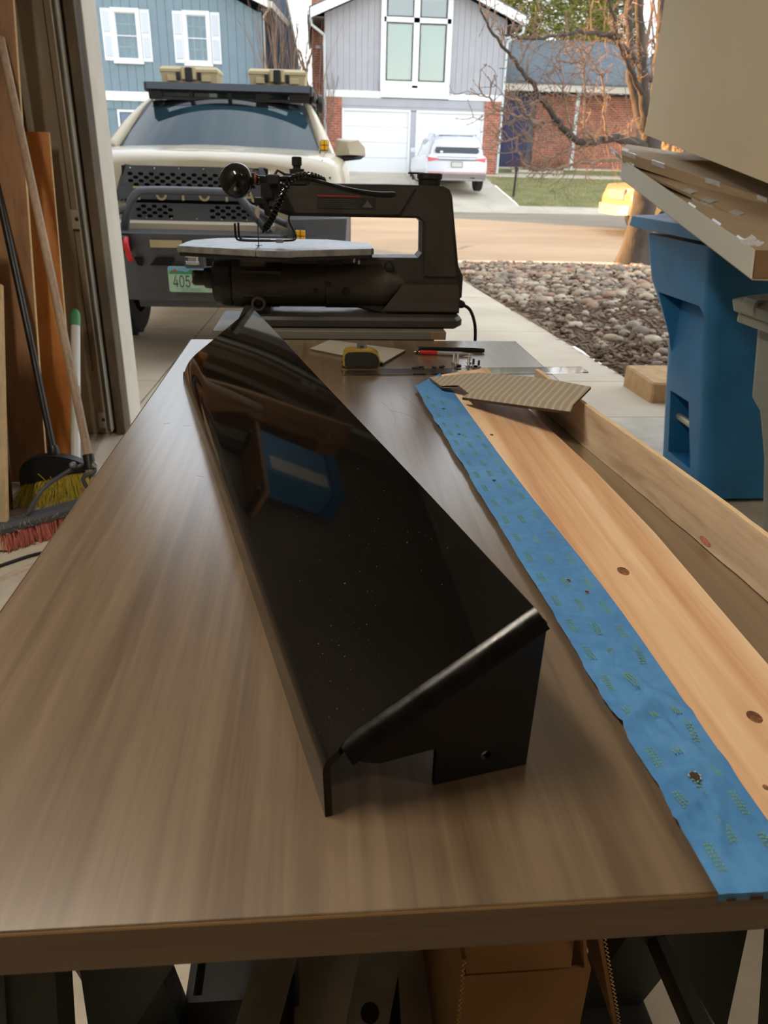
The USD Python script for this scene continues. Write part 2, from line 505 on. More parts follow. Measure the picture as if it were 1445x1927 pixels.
part('step', box(7.0, 8.9, 29.72, 30.5, .9, 1.08, .01), M['concrete2'], fp)
part('porch', box(6.3, 12.0, 30.52, 31.6, .85, 1.16, .01), M['concrete2'], fp)
M['lawn'] = mat('lawn_turf', S(118, 126, 76), .95, col2=S(158, 150, 104), vs=1.6, bump=.02, bs=30)
M['soil'] = mat('soil', S(120, 104, 84), .95, var=.2, vs=2, bump=.01, bs=12)


def bank(x0, x1, dz=0.0):
    return grid(lambda u, v: (x0 + (x1 - x0) * u, 23.3 + 9 * v, fz(23.3 + 9 * v) - .01 + dz + .03 * (meshkit.noise(np.array([u * (x1 - x0) * .8, v * 8, 3.]))) * (0 < v < 1)), 30, 24)


struct('lawn_bank', bank(5.79, 40), M['lawn'])
struct('lawn_bank', bank(-4.79, .39, -.02), M['soil'])
struct('lawn_bank', bank(-40, -9.51), M['lawn'])
struct('ground_far', box(-120, 120, 32.2, 140, .6, 1.25), M['soil'])
struct('ground_near_left', box(-60, -3.41, -20, 10.72, -.9, -.12), M['soil'])
struct('ground_under', box(-60, 60, 10.7, 24, -1.2, -.5), M['soil'])
# grass blades on the bank, uncountable
B = []
r5 = np.random.default_rng(5)
n = 9000
x, y = r5.uniform(5.85, 14.5, n), 23.35 + r5.power(1, n) * 5.1
h, t = r5.uniform(.03, .08, n), r5.uniform(0, 2 * np.pi, n)
z = fz(y) + .0
P = np.stack([np.c_[x - .012 * np.cos(t), y - .012 * np.sin(t), z], np.c_[x + .012 * np.cos(t), y + .012 * np.sin(t), z], np.c_[x + .02 * np.sin(t), y, z + h]], 1).reshape(-1, 3)
M['blade'] = mat('grass_blade', S(126, 132, 78), .9, col2=S(168, 156, 106), vs=1.2)
keys(solo('grass', (P, np.arange(3 * n).reshape(-1, 3)), M['blade'], 'short dry green grass of the lawn across the street', 'grass', kind='stuff', smooth=False))

# ---- planting bed right of the driveway: mulch, river stones
mulch = mat('mulch_bed', S(112, 92, 74), .95, col2=S(158, 134, 112), vs=14, bump=.012, bs=40)


def mz(x, y):
    return gz(y) - .02 + .10 * np.clip((x - 1.85) / 1.2, 0, 1) * np.clip((12.6 - y) / 1.5, 0, 1) + .05 * meshkit.noise(np.stack([x * 1.3, y * 1.3, 0 * x], -1), 4)


def bed(u, v):
    x, y = 1.86 + 10 * u, 3.46 + 9.1 * v
    return x, y, float(mz(np.array(x), np.array(y)))


struct('mulch_bed', grid(bed, 60, 60), mulch)
mb = stage.GetPrimAtPath('/World/mulch_bed')
r6 = np.random.default_rng(6)
ico = trimesh.creation.icosphere(1)
stone_m = [mat(f'river_stone_{k}', S(*c), .8, var=.15, vs=14, bump=.002) for k, c in enumerate(((170, 150, 126), (150, 136, 118), (186, 170, 146), (160, 128, 106), (130, 116, 102)))]
chip_m = mat('mulch_chip', S(140, 112, 90), .95, each=.45)


def stone(x, y, s, sq):
    v = np.array(ico.vertices) * (1 + .25 * (meshkit.noise(np.array(ico.vertices) * 1.4 + [x * 9, y * 9, 0], 3) - .5)[:, None])
    v = v * np.array([s, s * r6.uniform(.6, .9), s * sq])
    a = r6.uniform(0, 6.3)
    c, q = math.cos(a), math.sin(a)
    v = v @ np.array([[c, -q, 0], [q, c, 0], [0, 0, 1]])
    return v + [x, y, float(mz(np.array(x), np.array(y))) + s * sq * .45], np.array(ico.faces)


taken, rest = [], []
while len(taken) < 2200:
    y = r6.uniform(4.6, 12.5)
    x = r6.uniform(1.93, 2.1 + (y - 3) * .55)
    p_ = .8 if y > 7.6 else .12
    if r6.uniform() > p_ or any((x - a) ** 2 + (y - b) ** 2 < (.75 * (s + c)) ** 2 for a, b, c, s in [(q[0], q[1], q[2], 0.035) for q in taken[-300:]]):
        if r6.uniform() > .02:
            continue
    taken.append((x, y, r6.uniform(.022, .052) if r6.uniform() < .85 else r6.uniform(.05, .085)))
taken.sort(key=lambda q: -q[2] / math.hypot(q[0], q[1]))
for k, (x, y, s) in enumerate(taken):
    m = stone(x, y, s, r6.uniform(.45, .7))
    if k < 290:
        part('stone', m, stone_m[k % 5], mb, smooth=True)
    else:
        rest.append((m, k % 5))
for q in range(5):
    part('gravel', join([m for m, c in rest if c == q]), stone_m[q], mb, smooth=True, kind='stuff')
C_ = []
for k in range(5200):
    y = 3.5 + r6.uniform() ** 1.2 * 9
    x = r6.uniform(1.87, 2.3 + (y - 3) * .6)
    s, a = r6.uniform(.02, .06), r6.uniform(0, 3.14)
    z = float(mz(np.array(x), np.array(y))) + .008
    C_.append(move(rot(rot(box(-s, s, -s * .3, s * .3, -.006, .006), 'y', r6.uniform(-35, 35)), 'z', math.degrees(a)), (x, y, z)))
part('mulch_chips', join(C_), chip_m, mb, smooth=False, kind='stuff')
M['tan_block'] = mat('tan_paver', S(196, 160, 116), .9, var=.15, vs=12, bump=.002)
solo('landscape_block', box(1.76, 2.05, 3.74, 4.16, -.05, .105, .01), M['tan_block'], 'tan landscape block at the corner of the mulch bed beside the blue bin', 'block')

# ---------------------------------------------------------------- the houses across the street
M['blue_siding'] = mat('blue_siding', S(118, 140, 152), .7, var=.05, vs=3)
M['blue_dark'] = mat('blue_door_paint', S(104, 124, 146), .6, var=.04, vs=3)
M['slate_shade_siding'] = mat('slate_shade_siding', S(84, 96, 112), .75, var=.06, vs=3)  # slate walls; also holds the shade of the blue house side wall
M['grey_siding'] = mat('grey_siding', S(170, 172, 178), .75, var=.04, vs=2)
M['white_trim'] = mat('white_trim', S(236, 240, 242), .5)
M['shutter'] = mat('shutter_white', S(220, 228, 234), .5)
M['shutter_panel'] = mat('shutter_panel', S(196, 206, 216), .55)
M['shingle'] = mat('roof_shingle', S(96, 96, 98), .9, var=.25, vs=6, bump=.01, bs=20)
M['shingle2'] = mat('roof_shingle_grey', S(92, 102, 108), .9, var=.2, vs=5, bump=.01, bs=20)
M['soffit'] = mat('soffit_brown', S(96, 80, 72), .8)
M['sash'] = mat('dark_sash', S(74, 78, 78), .4)
M['curtain'] = mat('pale_curtain', S(196, 214, 200), .9, var=.15, vs=1.5)
M['blind'] = mat('window_blind', S(150, 176, 170), .9, var=.1, vs=2)
M['room_dark'] = mat('room_dark', S(60, 78, 84), .9)  # flat backing sheet; the dark of the unlit room is its colour
M['overhead_door'] = mat('overhead_door_white', S(230, 234, 236), .5)
M['navy'] = mat('navy_door', S(40, 42, 84), .45)
M['gutter'] = mat('gutter_white', S(206, 214, 216), .45)
M['gutter_tan'] = mat('gutter_tan', S(196, 190, 178), .45)
M['pane'] = pane('window_pane', (.9, .97, .95), ior=2.3)
brick_n = {'tc': ('texture_coordinate', {}), 'sep': ('separate_xyz', {}), 'add': ('math', {'math_type': 'add'}), 'cmb': ('combine_xyz', {}),
           'b': ('brick_texture', {'scale': 1.0, 'brick_width': .22, 'row_height': .075, 'mortar_size': .008, 'mortar_smooth': .2, 'color1': S(176, 104, 78), 'color2': S(150, 84, 66), 'mortar': S(176, 158, 142), 'bias': -.1}),
           'n': ('noise_texture', {'scale': 5, 'detail': 4}), 'h': ('map_range', {'from_min': .3, 'from_max': .7, 'to_min': .8, 'to_max': 1.2}), 'hs': ('hsv', {}),
           'bp': ('bump', {'distance': .006, 'invert': True}), 'p': ('principled_bsdf', {'roughness': .9})}
M['brick'] = usdkit.material(stage, '/World/Looks/red_brick', brick_n, [('tc.object', 'sep.vector'), ('sep.x', 'add.value1'), ('sep.y', 'add.value2'), ('add.value', 'cmb.x'), ('sep.z', 'cmb.y'),
                             ('cmb.vector', 'b.vector'), ('tc.object', 'n.vector'), ('n.fac', 'h.value'), ('h.result', 'hs.value'), ('b.color', 'hs.color'), ('hs.color', 'p.base_color'), ('b.fac', 'bp.height'), ('bp.normal', 'p.normal')], surface='p.BSDF')


def framed(x0, x1, z0, z1, w, y, d):
    """A rectangular frame of face width w, its front at y, depth d."""
    return extrude(poly([(x0, z0), (x1, z0), (x1, z1), (x0, z1)], [[(x0 + w, z0 + w), (x1 - w, z0 + w), (x1 - w, z1 - w), (x0 + w, z1 - w)]]), d, 'xz', y)


# ---- blue house, left
bh = thing('house', 'blue house with vertical board siding and white shuttered windows, behind the tan truck', 'house', (-5, 29, .9), group=None)
Y = 29.0
part('wall', box(-13.5, -1.76, Y + .03, 36, .3, 5.45), M['blue_siding'], bh)
part('gable', extrude([(-13.5, 5.45), (-1.76, 5.45), (-7.6, 8.2)], 6.9, 'xz', Y + .03), M['blue_siding'], bh)
for k in range(25):
    x1 = -1.765 - k * .274
    top = 5.42 + (-1.76 - x1 + .1) * .44
    if x1 - .274 < -8.6:
        break
    part('siding_board', box(x1 - .262, x1, Y, Y + .03, 2.62, min(top, 8)), M['blue_siding'], bh)
part('corner_board', box(-1.84, -1.75, Y - .012, Y + .1, 1.0, 5.5), M['blue_siding'], bh)


def shuttered(x0, x1):
    a = part('window', join(framed(x0, x1, 3.95, 5.46, .11, Y - .06, .07), box(x0 - .03, x1 + .03, Y - .1, Y + .0, 3.92, 3.99, .01)), M['white_trim'], bh)
    part('sash', join(framed(x0 + .11, x1 - .11, 4.06, 4.72, .03, Y - .02, .03), framed(x0 + .11, x1 - .11, 4.69, 5.35, .03, Y - .005, .03)), M['shutter'], a)
    part('muntin', join([box(x0 + .11 + (x1 - x0 - .22) * f - .006, x0 + .11 + (x1 - x0 - .22) * f + .006, Y - .004, Y + .004, 4.08, 5.33) for f in (.36, .67)] + [box(x0 + .13, x1 - .13, Y - .004, Y + .004, z - .008, z + .008) for z in (4.4, 5.03)]), M['blind'], a)
    part('pane', box(x0 + .13, x1 - .13, Y + .004, Y + .008, 4.08, 4.70), M['pane'], a)
    part('pane', box(x0 + .13, x1 - .13, Y + .012, Y + .016, 4.70, 5.33), M['pane'], a)
    part('blind', box(x0 + .12, x1 - .12, Y + .024, Y + .029, 4.07, 5.34), M['blind'], a)
    for a0, a1 in ((x0 - .315, x0 - .012), (x1 + .012, x1 + .315)):
        s = part('shutter', box(a0, a1, Y - .03, Y, 4.0, 5.44, .006), M['shutter'], bh)
        for z0, z1 in ((4.10, 4.68), (4.78, 5.36)):
            part('shutter_panel', join(box(a0 + .05, a1 - .05, Y - .036, Y - .03, z0, z1), [box(a0 + .06, a1 - .06, Y - .044, Y - .036, z0 + .03 + k * .075, z0 + .075 + k * .075) for k in range(7)][0]), M['shutter_panel'], s)


shuttered(-6.49, -5.60)
shuttered(-4.26, -3.40)
shuttered(-8.75, -7.86)
part('band', box(-13.5, -1.72, Y - .05, Y + .02, 2.86, 3.13, .01), M['white_trim'], bh)
for x0, x1 in ((-9.2, -6.95), (-6.6, -4.1)):
    part('garage_door', box(x0 + .06, x1 - .06, Y + .0, Y + .04, .9, 2.52), M['blue_dark'], bh)
    for k in range(4):
        part('door_panel', join([box(x0 + .1 + j * (x1 - x0 - .2) / 4, x0 + .02 + (j + 1) * (x1 - x0 - .2) / 4, Y - .02, Y, .95 + k * .4, 1.29 + k * .4, .01) for j in range(4)]), M['blue_dark'], bh)
    part('door_casing', join(box(x0, x1, Y - .03, Y + .02, 2.53, 2.60, .005), box(x0, x0 + .06, Y - .03, Y + .02, .9, 2.53), box(x1 - .06, x1, Y - .03, Y + .02, .9, 2.53)), M['white_trim'], bh)
rk = lambda x: 5.56 + (-1.50 - x) * .40                             # lower edge of the right-hand rake board
part('rake_board', extrude([(-1.50, rk(-1.50)), (-1.50, rk(-1.50) + .2), (-7.6, rk(-7.6) + .2), (-7.6, rk(-7.6))], .1, 'xz', 28.55), M['white_trim'], bh)
part('rake_board', extrude([(-13.7, rk(-1.5)), (-13.7, rk(-1.5) + .2), (-7.6, rk(-7.6) + .2), (-7.6, rk(-7.6))], .1, 'xz', 28.55), M['white_trim'], bh)
part('roof', join(extrude([(-1.46, rk(-1.46) + .12), (-1.46, rk(-1.46) + .24), (-7.6, rk(-7.6) + .24), (-7.6, rk(-7.6) + .12)], 8, 'xz', 28.56), extrude([(-13.74, rk(-1.46) + .12), (-13.74, rk(-1.46) + .24), (-7.6, rk(-7.6) + .24), (-7.6, rk(-7.6) + .12)], 8, 'xz', 28.56)), M['shingle2'], bh)
part('soffit', box(-1.76, -1.48, 28.66, 36, 5.50, 5.54), M['soffit'], bh)
gu = part('eave_gutter', join(hull([(-1.52, 28.5, 5.56), (-1.40, 28.5, 5.56), (-1.52, 28.5, 5.74), (-1.36, 28.5, 5.72), (-1.10, 32.4, 5.56), (-.98, 32.4, 5.56), (-1.10, 32.4, 5.74), (-.94, 32.4, 5.72)]), tube([(-1.46, 28.6, 5.6), (-1.68, 28.9, 5.36), (-1.70, 29.1, 5.30), (-1.70, 29.1, 1.2)], .035, 8)), M['gutter_tan'], bh)
part('shaded_side_wall', box(-1.76, -1.74, Y + .03, 36, 1.0, 5.5), M['slate_shade_siding'], bh)  # blue siding in shade, the shade put into the darker colour
part('rear_wing', extrude([(-1.8, .6), (-.76, .6), (-.76, 4.36), (-.70, 4.78), (-1.06, 6.6), (-1.5, 8.0), (-1.8, 8.0)], 5, 'xz', 32.5), M['slate_shade_siding'], bh)
part('rear_rake', extrude([(-.70, 4.70), (-.64, 4.74), (-1.02, 6.6), (-1.44, 8.0), (-1.5, 8.0), (-1.08, 6.6)], .08, 'xz', 32.4), M['gutter_tan'], bh)

# ---- grey house, right of centre
gh = thing('house', 'pale grey gabled house with two white garage doors and brick piers', 'house', (3.3, 29, .9))
part('wall', box(.26, 6.28, Y + .03, 37, .5, 5.5), M['grey_siding'], gh)
part('gable', extrude([(.26, 5.5), (6.28, 5.5), (3.27, 6.85)], 8, 'xz', Y + .03), M['grey_siding'], gh)
k = 0
for a, b in ((.27, 2.09), (4.45, 6.27)):
    n_ = 9
    for j in range(n_):
        x0, x1 = a + (b - a) * j / n_, a + (b - a) * (j + 1) / n_
        t0, t1 = [5.36 + .41 * (min(x, 6.54 - x) + .19) for x in (x0, x1)]
        part('siding_board', extrude([(x0 + .004, 3.39), (x1 - .004, 3.39), (x1 - .004, t1), (x0 + .004, t0)], .022, 'xz', Y + .008), M['grey_siding'], gh)
part('band', join(box(.24, 2.16, Y - .05, Y + .03, 3.17, 3.38, .008), box(4.42, 6.30, Y - .05, Y + .03, 3.18, 3.37, .008), box(2.1, 4.45, Y - .10, Y + .03, 3.2, 3.39, .008)), M['white_trim'], gh)
ww = part('window', join(framed(2.10, 4.44, 3.40, 6.75, .17, Y - .09, .11), box(3.17, 3.36, Y - .09, Y + .02, 3.5, 6.7), box(2.2, 4.4, Y - .09, Y + .02, 5.37, 5.51), box(2.1, 4.44, Y - .085, Y + .02, 3.40, 3.69)), M['white_trim'], gh)
for x0, x1 in ((2.28, 3.17), (3.37, 4.26)):
    for z0, z1 in ((3.69, 5.37), (5.51, 6.60)):
        part('sash', framed(x0, x1, z0, z1, .045, Y - .06, .05), M['sash'], ww)
        part('pane', box(x0 + .04, x1 - .04, Y - .045, Y - .04, z0 + .04, z1 - .04), M['pane'], ww)
        part('curtain' if z0 < 5 else 'dark_room', box(x0, x1, Y - .005, Y + .001, z0, z1), M['curtain'] if z0 < 5 else M['room_dark'], ww)
part('header', box(.82, 5.70, Y - .02, Y + .03, 2.80, 3.17), M['grey_siding'], gh)
part('header_lap', box(.82, 5.62, Y - .035, Y - .02, 2.93, 3.16), M['grey_siding'], gh)
part('door_post', box(3.16, 3.36, Y - .02, Y + .03, .85, 2.82), M['grey_siding'], gh)
for x0, x1 in ((.83, 3.16), (3.36, 5.70)):
    d = part('garage_door', box(x0 + .06, x1 - .06, Y + .04, Y + .07, .86, 2.80), M['overhead_door'], gh)
    for j in range(4):
        part('door_panel', box(x0 + .065, x1 - .065, Y + .02, Y + .045, .875 + j * .48, 1.345 + j * .48, .006), M['overhead_door'], d)
    part('door_casing', join(box(x0, x1, Y - .04, Y + .05, 2.78, 2.84, .005), box(x0, x0 + .06, Y - .04, Y + .05, .86, 2.78), box(x1 - .06, x1, Y - .04, Y + .05, .86, 2.78)), M['white_trim'], gh)
part('brick_pier', box(.28, .83, Y - .06, Y + .5, .6, 3.17), M['brick'], gh)
part('brick_pier', box(5.70, 6.24, Y - .06, Y + .5, .6, 3.18), M['brick'], gh)
rl = lambda x: 5.33 + (x + .19) * .41
for s in (1, -1):
    q = lambda x: x if s > 0 else 6.56 - x
    part('rake_board', extrude([(q(-.19), rl(-.19)), (q(3.28), rl(3.28)), (q(3.28), rl(3.28) + .27), (q(-.19), rl(-.19) + .27)], .08, 'xz', 28.45), M['white_trim'], gh)
    part('roof', extrude([(q(-.24), rl(-.24) + .2), (q(3.28), rl(3.28) + .2), (q(3.28), rl(3.28) + .32), (q(-.24), rl(-.24) + .32)], 9, 'xz', 28.46), M['shingle'], gh)
    part('soffit', box(q(-.16), q(.26), 28.54, 37, rl(-.19) + .02, rl(-.19) + .05), M['soffit'], gh)
    part('gutter', box(q(-.22), q(-.30), 28.5, 37, rl(-.19) + .08, rl(-.19) + .2, .01), M['gutter'], gh)
    part('downspout', tube([(q(-.18), 28.6, 5.36), (q(-.16), 28.6, 5.16), (q(.24), 28.93, 4.94), (q(.25), 28.95, 4.86), (q(.27), 28.95, .95)], .042, 8), M['gutter'], gh)
part('chimney', box(-.16, .26, 31, 32, .6, 8.2), M['brick'], gh)
part('vent', box(-.03, .14, 30.95, 31.0, 4.78, 4.86), M['gutter'], gh)
# its entry, set back on the right
part('entry_wall', box(6.28, 13, 31.2, 36, .6, 3.7), M['slate_shade_siding'], gh)
part('entry_brick', box(8.05, 13, 31.1, 31.25, .9, 3.6), M['brick'], gh)
dr = part('front_door', join(framed(6.72, 7.82, 1.1, 3.5, .07, 31.12, .1), box(6.79, 7.75, 31.15, 31.2, 1.12, 3.43)), M['navy'], gh)
for z in (2.75, 2.3, 1.75):
    part('door_panel', join(box(6.9, 7.22, 31.13, 31.155, z - .15, z + .2, .008), box(7.32, 7.64, 31.13, 31.155, z - .15, z + .2, .008)), M['navy'], dr)
part('door_knob', lathe((6.86, 31.16, 2.05), (0, -1, 0), [(0, .02), (.03, .02), (.04, .035), (.07, .03), (.08, 0)], 12), M['steel'], dr)
part('entry_fascia', box(6.3, 13, 30.25, 30.4, 3.64, 3.90, .01), M['gutter_tan'], gh)
part('entry_roof', hull([(6.3, 30.22, 3.86), (13, 30.22, 3.86), (6.3, 30.22, 3.92), (13, 30.22, 3.92), (6.3, 35.5, 5.9), (13, 35.5, 5.9), (6.3, 35.5, 5.5), (13, 35.5, 5.5)]), M['shingle2'], gh)
part('porch_post', box(9.35, 9.47, 30.5, 30.62, 1.1, 3.66, .01), M['gutter'], gh)

# an unseen house left of the drive, placed to keep evening sun off the driveway
nh = thing('house', 'unseen plain tan house left of the driveway, out of view, keeping the sun off it', 'house', (-9.5, 4, -.1))
part('wall', box(-14, -3.5, -6, 11.2, -.6, 4.2), mat('tan_stucco', S(170, 156, 136), .85, var=.06, vs=2, bump=.003), nh)
part('roof', hull([(-14.3, -6.3, 4.2), (-3.35, -6.3, 4.2), (-14.3, 11.5, 4.2), (-3.35, 11.5, 4.2), (-9.6, -2.5, 6.2), (-9.6, 8.0, 6.2)]), M['shingle'], nh)
part('window', join(framed(-8.5, -7.2, 1.0, 2.4, .09, 11.16, .1)), M['white_trim'], nh)
part('window', join(framed(-11.8, -10.5, 1.0, 2.4, .09, 11.16, .1)), M['white_trim'], nh)

# thin black lamp post on the far lawn
lp = thing('post', 'thin black marker post standing on the lawn beside the far driveway', 'post', (5.9, 24.6, .3))
part('shaft', cyl((5.9, 24.6, .25), (5.93, 24.6, 1.04), .035, .032, 10), M['black_plastic'], lp)
part('cap', lathe((5.93, 24.6, 1.04), (0, 0, 1), [(0, .05), (.1, .055), (.16, .03), (.18, 0)], 10), M['black_plastic'], lp)

rh = thing('house', 'added low tan backdrop house further right, past the bare tree trunk', 'house', (24, 38, .9))  # added backdrop closing off the bright sky beyond the trunk
part('wall', box(15.5, 34, 34, 42, .5, 4.0), mat('tan_siding', S(164, 138, 110), .8, var=.06, vs=2), rh)
part('roof', hull([(15, 33.3, 3.9), (34.6, 33.3, 3.9), (15, 42.7, 3.9), (34.6, 42.7, 3.9), (15.2, 38, 6.4), (34.4, 38, 6.4)]), M['shingle'], rh)
for x in (18, 22.5):
    part('window', join(framed(x, x + 1.5, 1.8, 3.2, .1, 33.93, .1)), M['white_trim'], rh)
    part('pane', box(x + .1, x + 1.4, 33.96, 33.97, 1.9, 3.1), M['pane'], rh)

# ---------------------------------------------------------------- trees
M['bark'] = mat('grey_bark', S(72, 63, 55), .9, var=.3, vs=10, stretch=(1, 1, .3), bump=.012, bs=30)
M['twig'] = mat('twig_bark', S(136, 112, 94), .85, var=.2, vs=6)
M['needle'] = mat('pine_needle', S(104, 116, 54), .85, col2=S(150, 146, 74), vs=.9)
M['dark_needle'] = mat('dark_needle', S(70, 84, 44), .85, col2=S(110, 116, 62), vs=.9)
M['gold_leaf'] = mat('dry_leaf', S(206, 132, 66), .8, col2=S(180, 104, 54), vs=1)

LIMBS = {
    'trunk': [(5.28, 13.0, -.36), (5.27, 12.9, .2), (5.26, 12.85, .7), (5.24, 12.8, 1.18), (5.2, 12.8, 1.64)],
    's1': [(5.2, 12.8, 1.5), (5.2, 12.9, 2.45), (5.17, 13.0, 3.1), (5.12, 13.1, 3.92), (5.0, 13.3, 5.2)],
    's2': [(5.2, 12.8, 1.45), (4.9, 12.6, 2.2), (4.72, 12.5, 2.81), (4.43, 12.3, 3.74), (4.2, 12.2, 4.8)],
    's3': [(5.2, 12.8, 1.5), (4.93, 13.2, 2.32), (4.86, 13.4, 2.99), (4.74, 13.5, 3.91), (4.7, 13.7, 5)],
    's4': [(4.9, 12.6, 2.2), (4.34, 12.2, 2.7), (4.09, 12.0, 3.02), (3.83, 11.8, 3.5), (3.5, 11.7, 4.1)],
    'a': [(5.2, 12.8, 1.5), (4.57, 12.4, 1.6), (3.95, 12.0, 1.53), (3.57, 11.7, 1.58), (3.21, 11.5, 1.85), (2.97, 11.4, 2.07), (2.7, 11.3, 2.32), (2.44, 11.2, 2.53), (2.19, 11.1, 2.76), (2.0, 11.0, 3.0)],
    'b': [(3.4, 11.6, 1.7), (3.14, 11.5, 1.76), (2.9, 11.4, 1.66), (2.63, 11.3, 1.53), (2.46, 11.2, 1.49), (2.32, 11.1, 1.55)],
    'c': [(3.72, 11.8, 1.55), (3.38, 11.6, 1.61), (3.09, 11.5, 1.54), (2.83, 11.4, 1.5), (2.72, 11.3, 1.56)],
    'd': [(4.03, 12.0, 1.54), (3.81, 11.9, 1.72), (3.76, 11.9, 2.12), (3.65, 11.8, 2.51), (3.59, 11.8, 2.68)],
    'e': [(4.22, 12.1, 1.56), (4.11, 12.0, 2.0), (3.98, 11.9, 2.33), (3.76, 11.8, 2.56), (3.59, 11.7, 2.67)],
    'f': [(5.06, 12.8, 2.44), (4.56, 12.4, 2.7), (3.99, 12.0, 2.87), (3.48, 11.7, 2.86), (3.1, 11.5, 2.77), (2.66, 11.3, 2.7), (2.35, 11.2, 2.75)],
    'g': [(3.6, 11.7, 1.62), (3.45, 11.6, 1.86), (3.34, 11.5, 2.12), (3.22, 11.4, 2.44)],
    'h': [(3.95, 12.0, 1.51), (3.48, 11.7, 1.39), (3.22, 11.6, 1.28), (3.07, 11.5, 1.2)],
    'i': [(5.22, 12.8, 1.34), (4.65, 12.5, 1.32), (4.1, 12.1, 1.27), (3.61, 11.8, 1.21), (3.14, 11.5, 1.14), (2.83, 11.4, 1.22), (2.69, 11.3, 1.44)],
    'l': [(3.76, 11.8, 2.56), (3.42, 11.6, 2.49), (3.17, 11.5, 2.51)],
    'm': [(3.34, 11.5, 2.12), (3.49, 11.4, 2.07), (3.79, 11.3, 2.1)],
    'n': [(3.05, 11.4, 1.68), (2.76, 11.2, 1.83), (2.63, 11.1, 1.97), (2.44, 11.0, 2.01)],
    'o': [(3.1, 11.45, 1.74), (2.73, 11.2, 1.78), (2.51, 11.1, 1.83), (2.31, 11.0, 1.87), (2.05, 10.9, 2.06)],
    'r': [(5.18, 12.9, 2.5), (5.6, 13.0, 2.9), (6.1, 13.2, 3.2), (6.6, 13.3, 3.6)],
    't': [(5.2, 12.8, 1.9), (5.7, 12.6, 2.2), (6.3, 12.5, 2.4), (7.0, 12.4, 2.8)],
}
RAD = {'trunk': (.24, .16), 's1': (.12, .05), 's2': (.11, .04), 's3': (.09, .04), 's4': (.05, .015), 'a': (.075, .012), 'f': (.05, .012), 'i': (.04, .01), 'r': (.05, .01), 't': (.05, .01), 'd': (.025, .01), 'e': (.025, .01)}
tr = thing('bare_tree', 'bare tree with sunlit spreading twigs growing in the stone bed beside the drive', 'tree', (5.28, 13.0, -.33))
r8 = np.random.default_rng(8)
twigs = []


def sprout(P, d, L, r, lev):
    """A knobbly twig from P along d, forking."""
    n = max(3, int(L / .06))
    pts = [np.array(P, float)]
    d = np.array(d, float) / np.linalg.norm(d)
    for k in range(n):
        d = d + r8.normal(0, .22, 3) + [0, 0, .06]
        d /= np.linalg.norm(d)
        pts.append(pts[-1] + d * L / n)
    twigs.append(tube(pts, np.linspace(r, r * .45, len(pts)), 4))
    if lev:
        for k in range(r8.integers(2, 5)):
            j = r8.integers(1, len(pts))
            e = d + r8.normal(0, .8, 3)
            sprout(pts[j], e, L * r8.uniform(.35, .6), r * .62, lev - 1)
    else:
        for k in range(2):                                          # the buds at the tips
            twigs.append(move(cyl((0, 0, 0), d * .025, r * 1.6, r * .5, 4), pts[-1 - k]))


for k, P in LIMBS.items():
    P = spline(P, 6)
    P = P + np.where(np.arange(len(P))[:, None] > 0, r8.normal(0, .012 if k != 'trunk' else .004, P.shape), 0)
    a, b = RAD.get(k, (.02, .009))
    t = np.linspace(0, 1, len(P))
    rr = a + (b - a) * t ** .7
    if k == 'trunk':
        rr = rr * (1 + .5 * np.exp(-t * 9))
    part('trunk' if k == 'trunk' else 'limb', noisy(tube(P, rr, 10 if a > .06 else 6), a * .12, 6), M['bark'] if a > .045 else M['twig'], tr, smooth=True)
    if k != 'trunk':
        step = .075 if k not in ('s1', 's2', 's3') else .3
        s = np.r_[0, np.cumsum(np.linalg.norm(np.diff(P, axis=0), axis=1))]
        for q in np.arange(.25, s[-1], step):
            i = min(np.searchsorted(s, q), len(P) - 1)
            d = P[i] - P[i - 1] if i else P[1] - P[0]
            d = d / np.linalg.norm(d)
            e = r8.normal(0, 1, 3)
            e = e - d * (e @ d)
            sprout(P[i], d * .5 + e / np.linalg.norm(e) + [0, 0, .25], r8.uniform(.18, .5), r8.uniform(.006, .01), 1)
part('twigs', join(twigs), M['twig'], tr, smooth=True, kind='stuff')


def grow(P, d, L, r, lev, out, bend=.16, up=.1, kids=(3, 5), spread=.6, rr=r8):
    n = 6
    pts = [np.array(P, float)]
    d = np.array(d, float) / np.linalg.norm(d)
    for k in range(n):
        d = d + rr.normal(0, bend, 3) + [0, 0, up]
        d /= np.linalg.norm(d)
        pts.append(pts[-1] + d * L / n)
    out.append(tube(pts, np.linspace(r, r * .5, n + 1), 6 if lev > 1 else 4))
    if lev:
        for k in range(rr.integers(*kids)):
            j = rr.integers(2, n + 1)
            grow(pts[j], d + rr.normal(0, spread, 3), L * rr.uniform(.45, .7), r * .5, lev - 1, out, bend, up, kids, spread, rr)


def bare(name, label, at, stems, H, r, lev=3, m=None, spread=.45, grp=None):
    t = thing(name, label, 'tree', at, group=grp)
    o = []
    for k in range(stems):
        a = k * 2.4
        base = np.array(at, float) + [.12 * math.cos(a) * (stems > 1), .12 * math.sin(a) * (stems > 1), -.1]
        out = []
        grow(base, (.14 * math.cos(a) * (stems > 1), .1 * math.sin(a), 1), H, r, lev, out, .05, .08, (3, 6), spread)
        part('stem', out[0], m or M['twig'], t, smooth=True)
        o += out[1:]
    part('branches', join(o), m or M['twig'], t, smooth=True, kind='stuff')
    return t


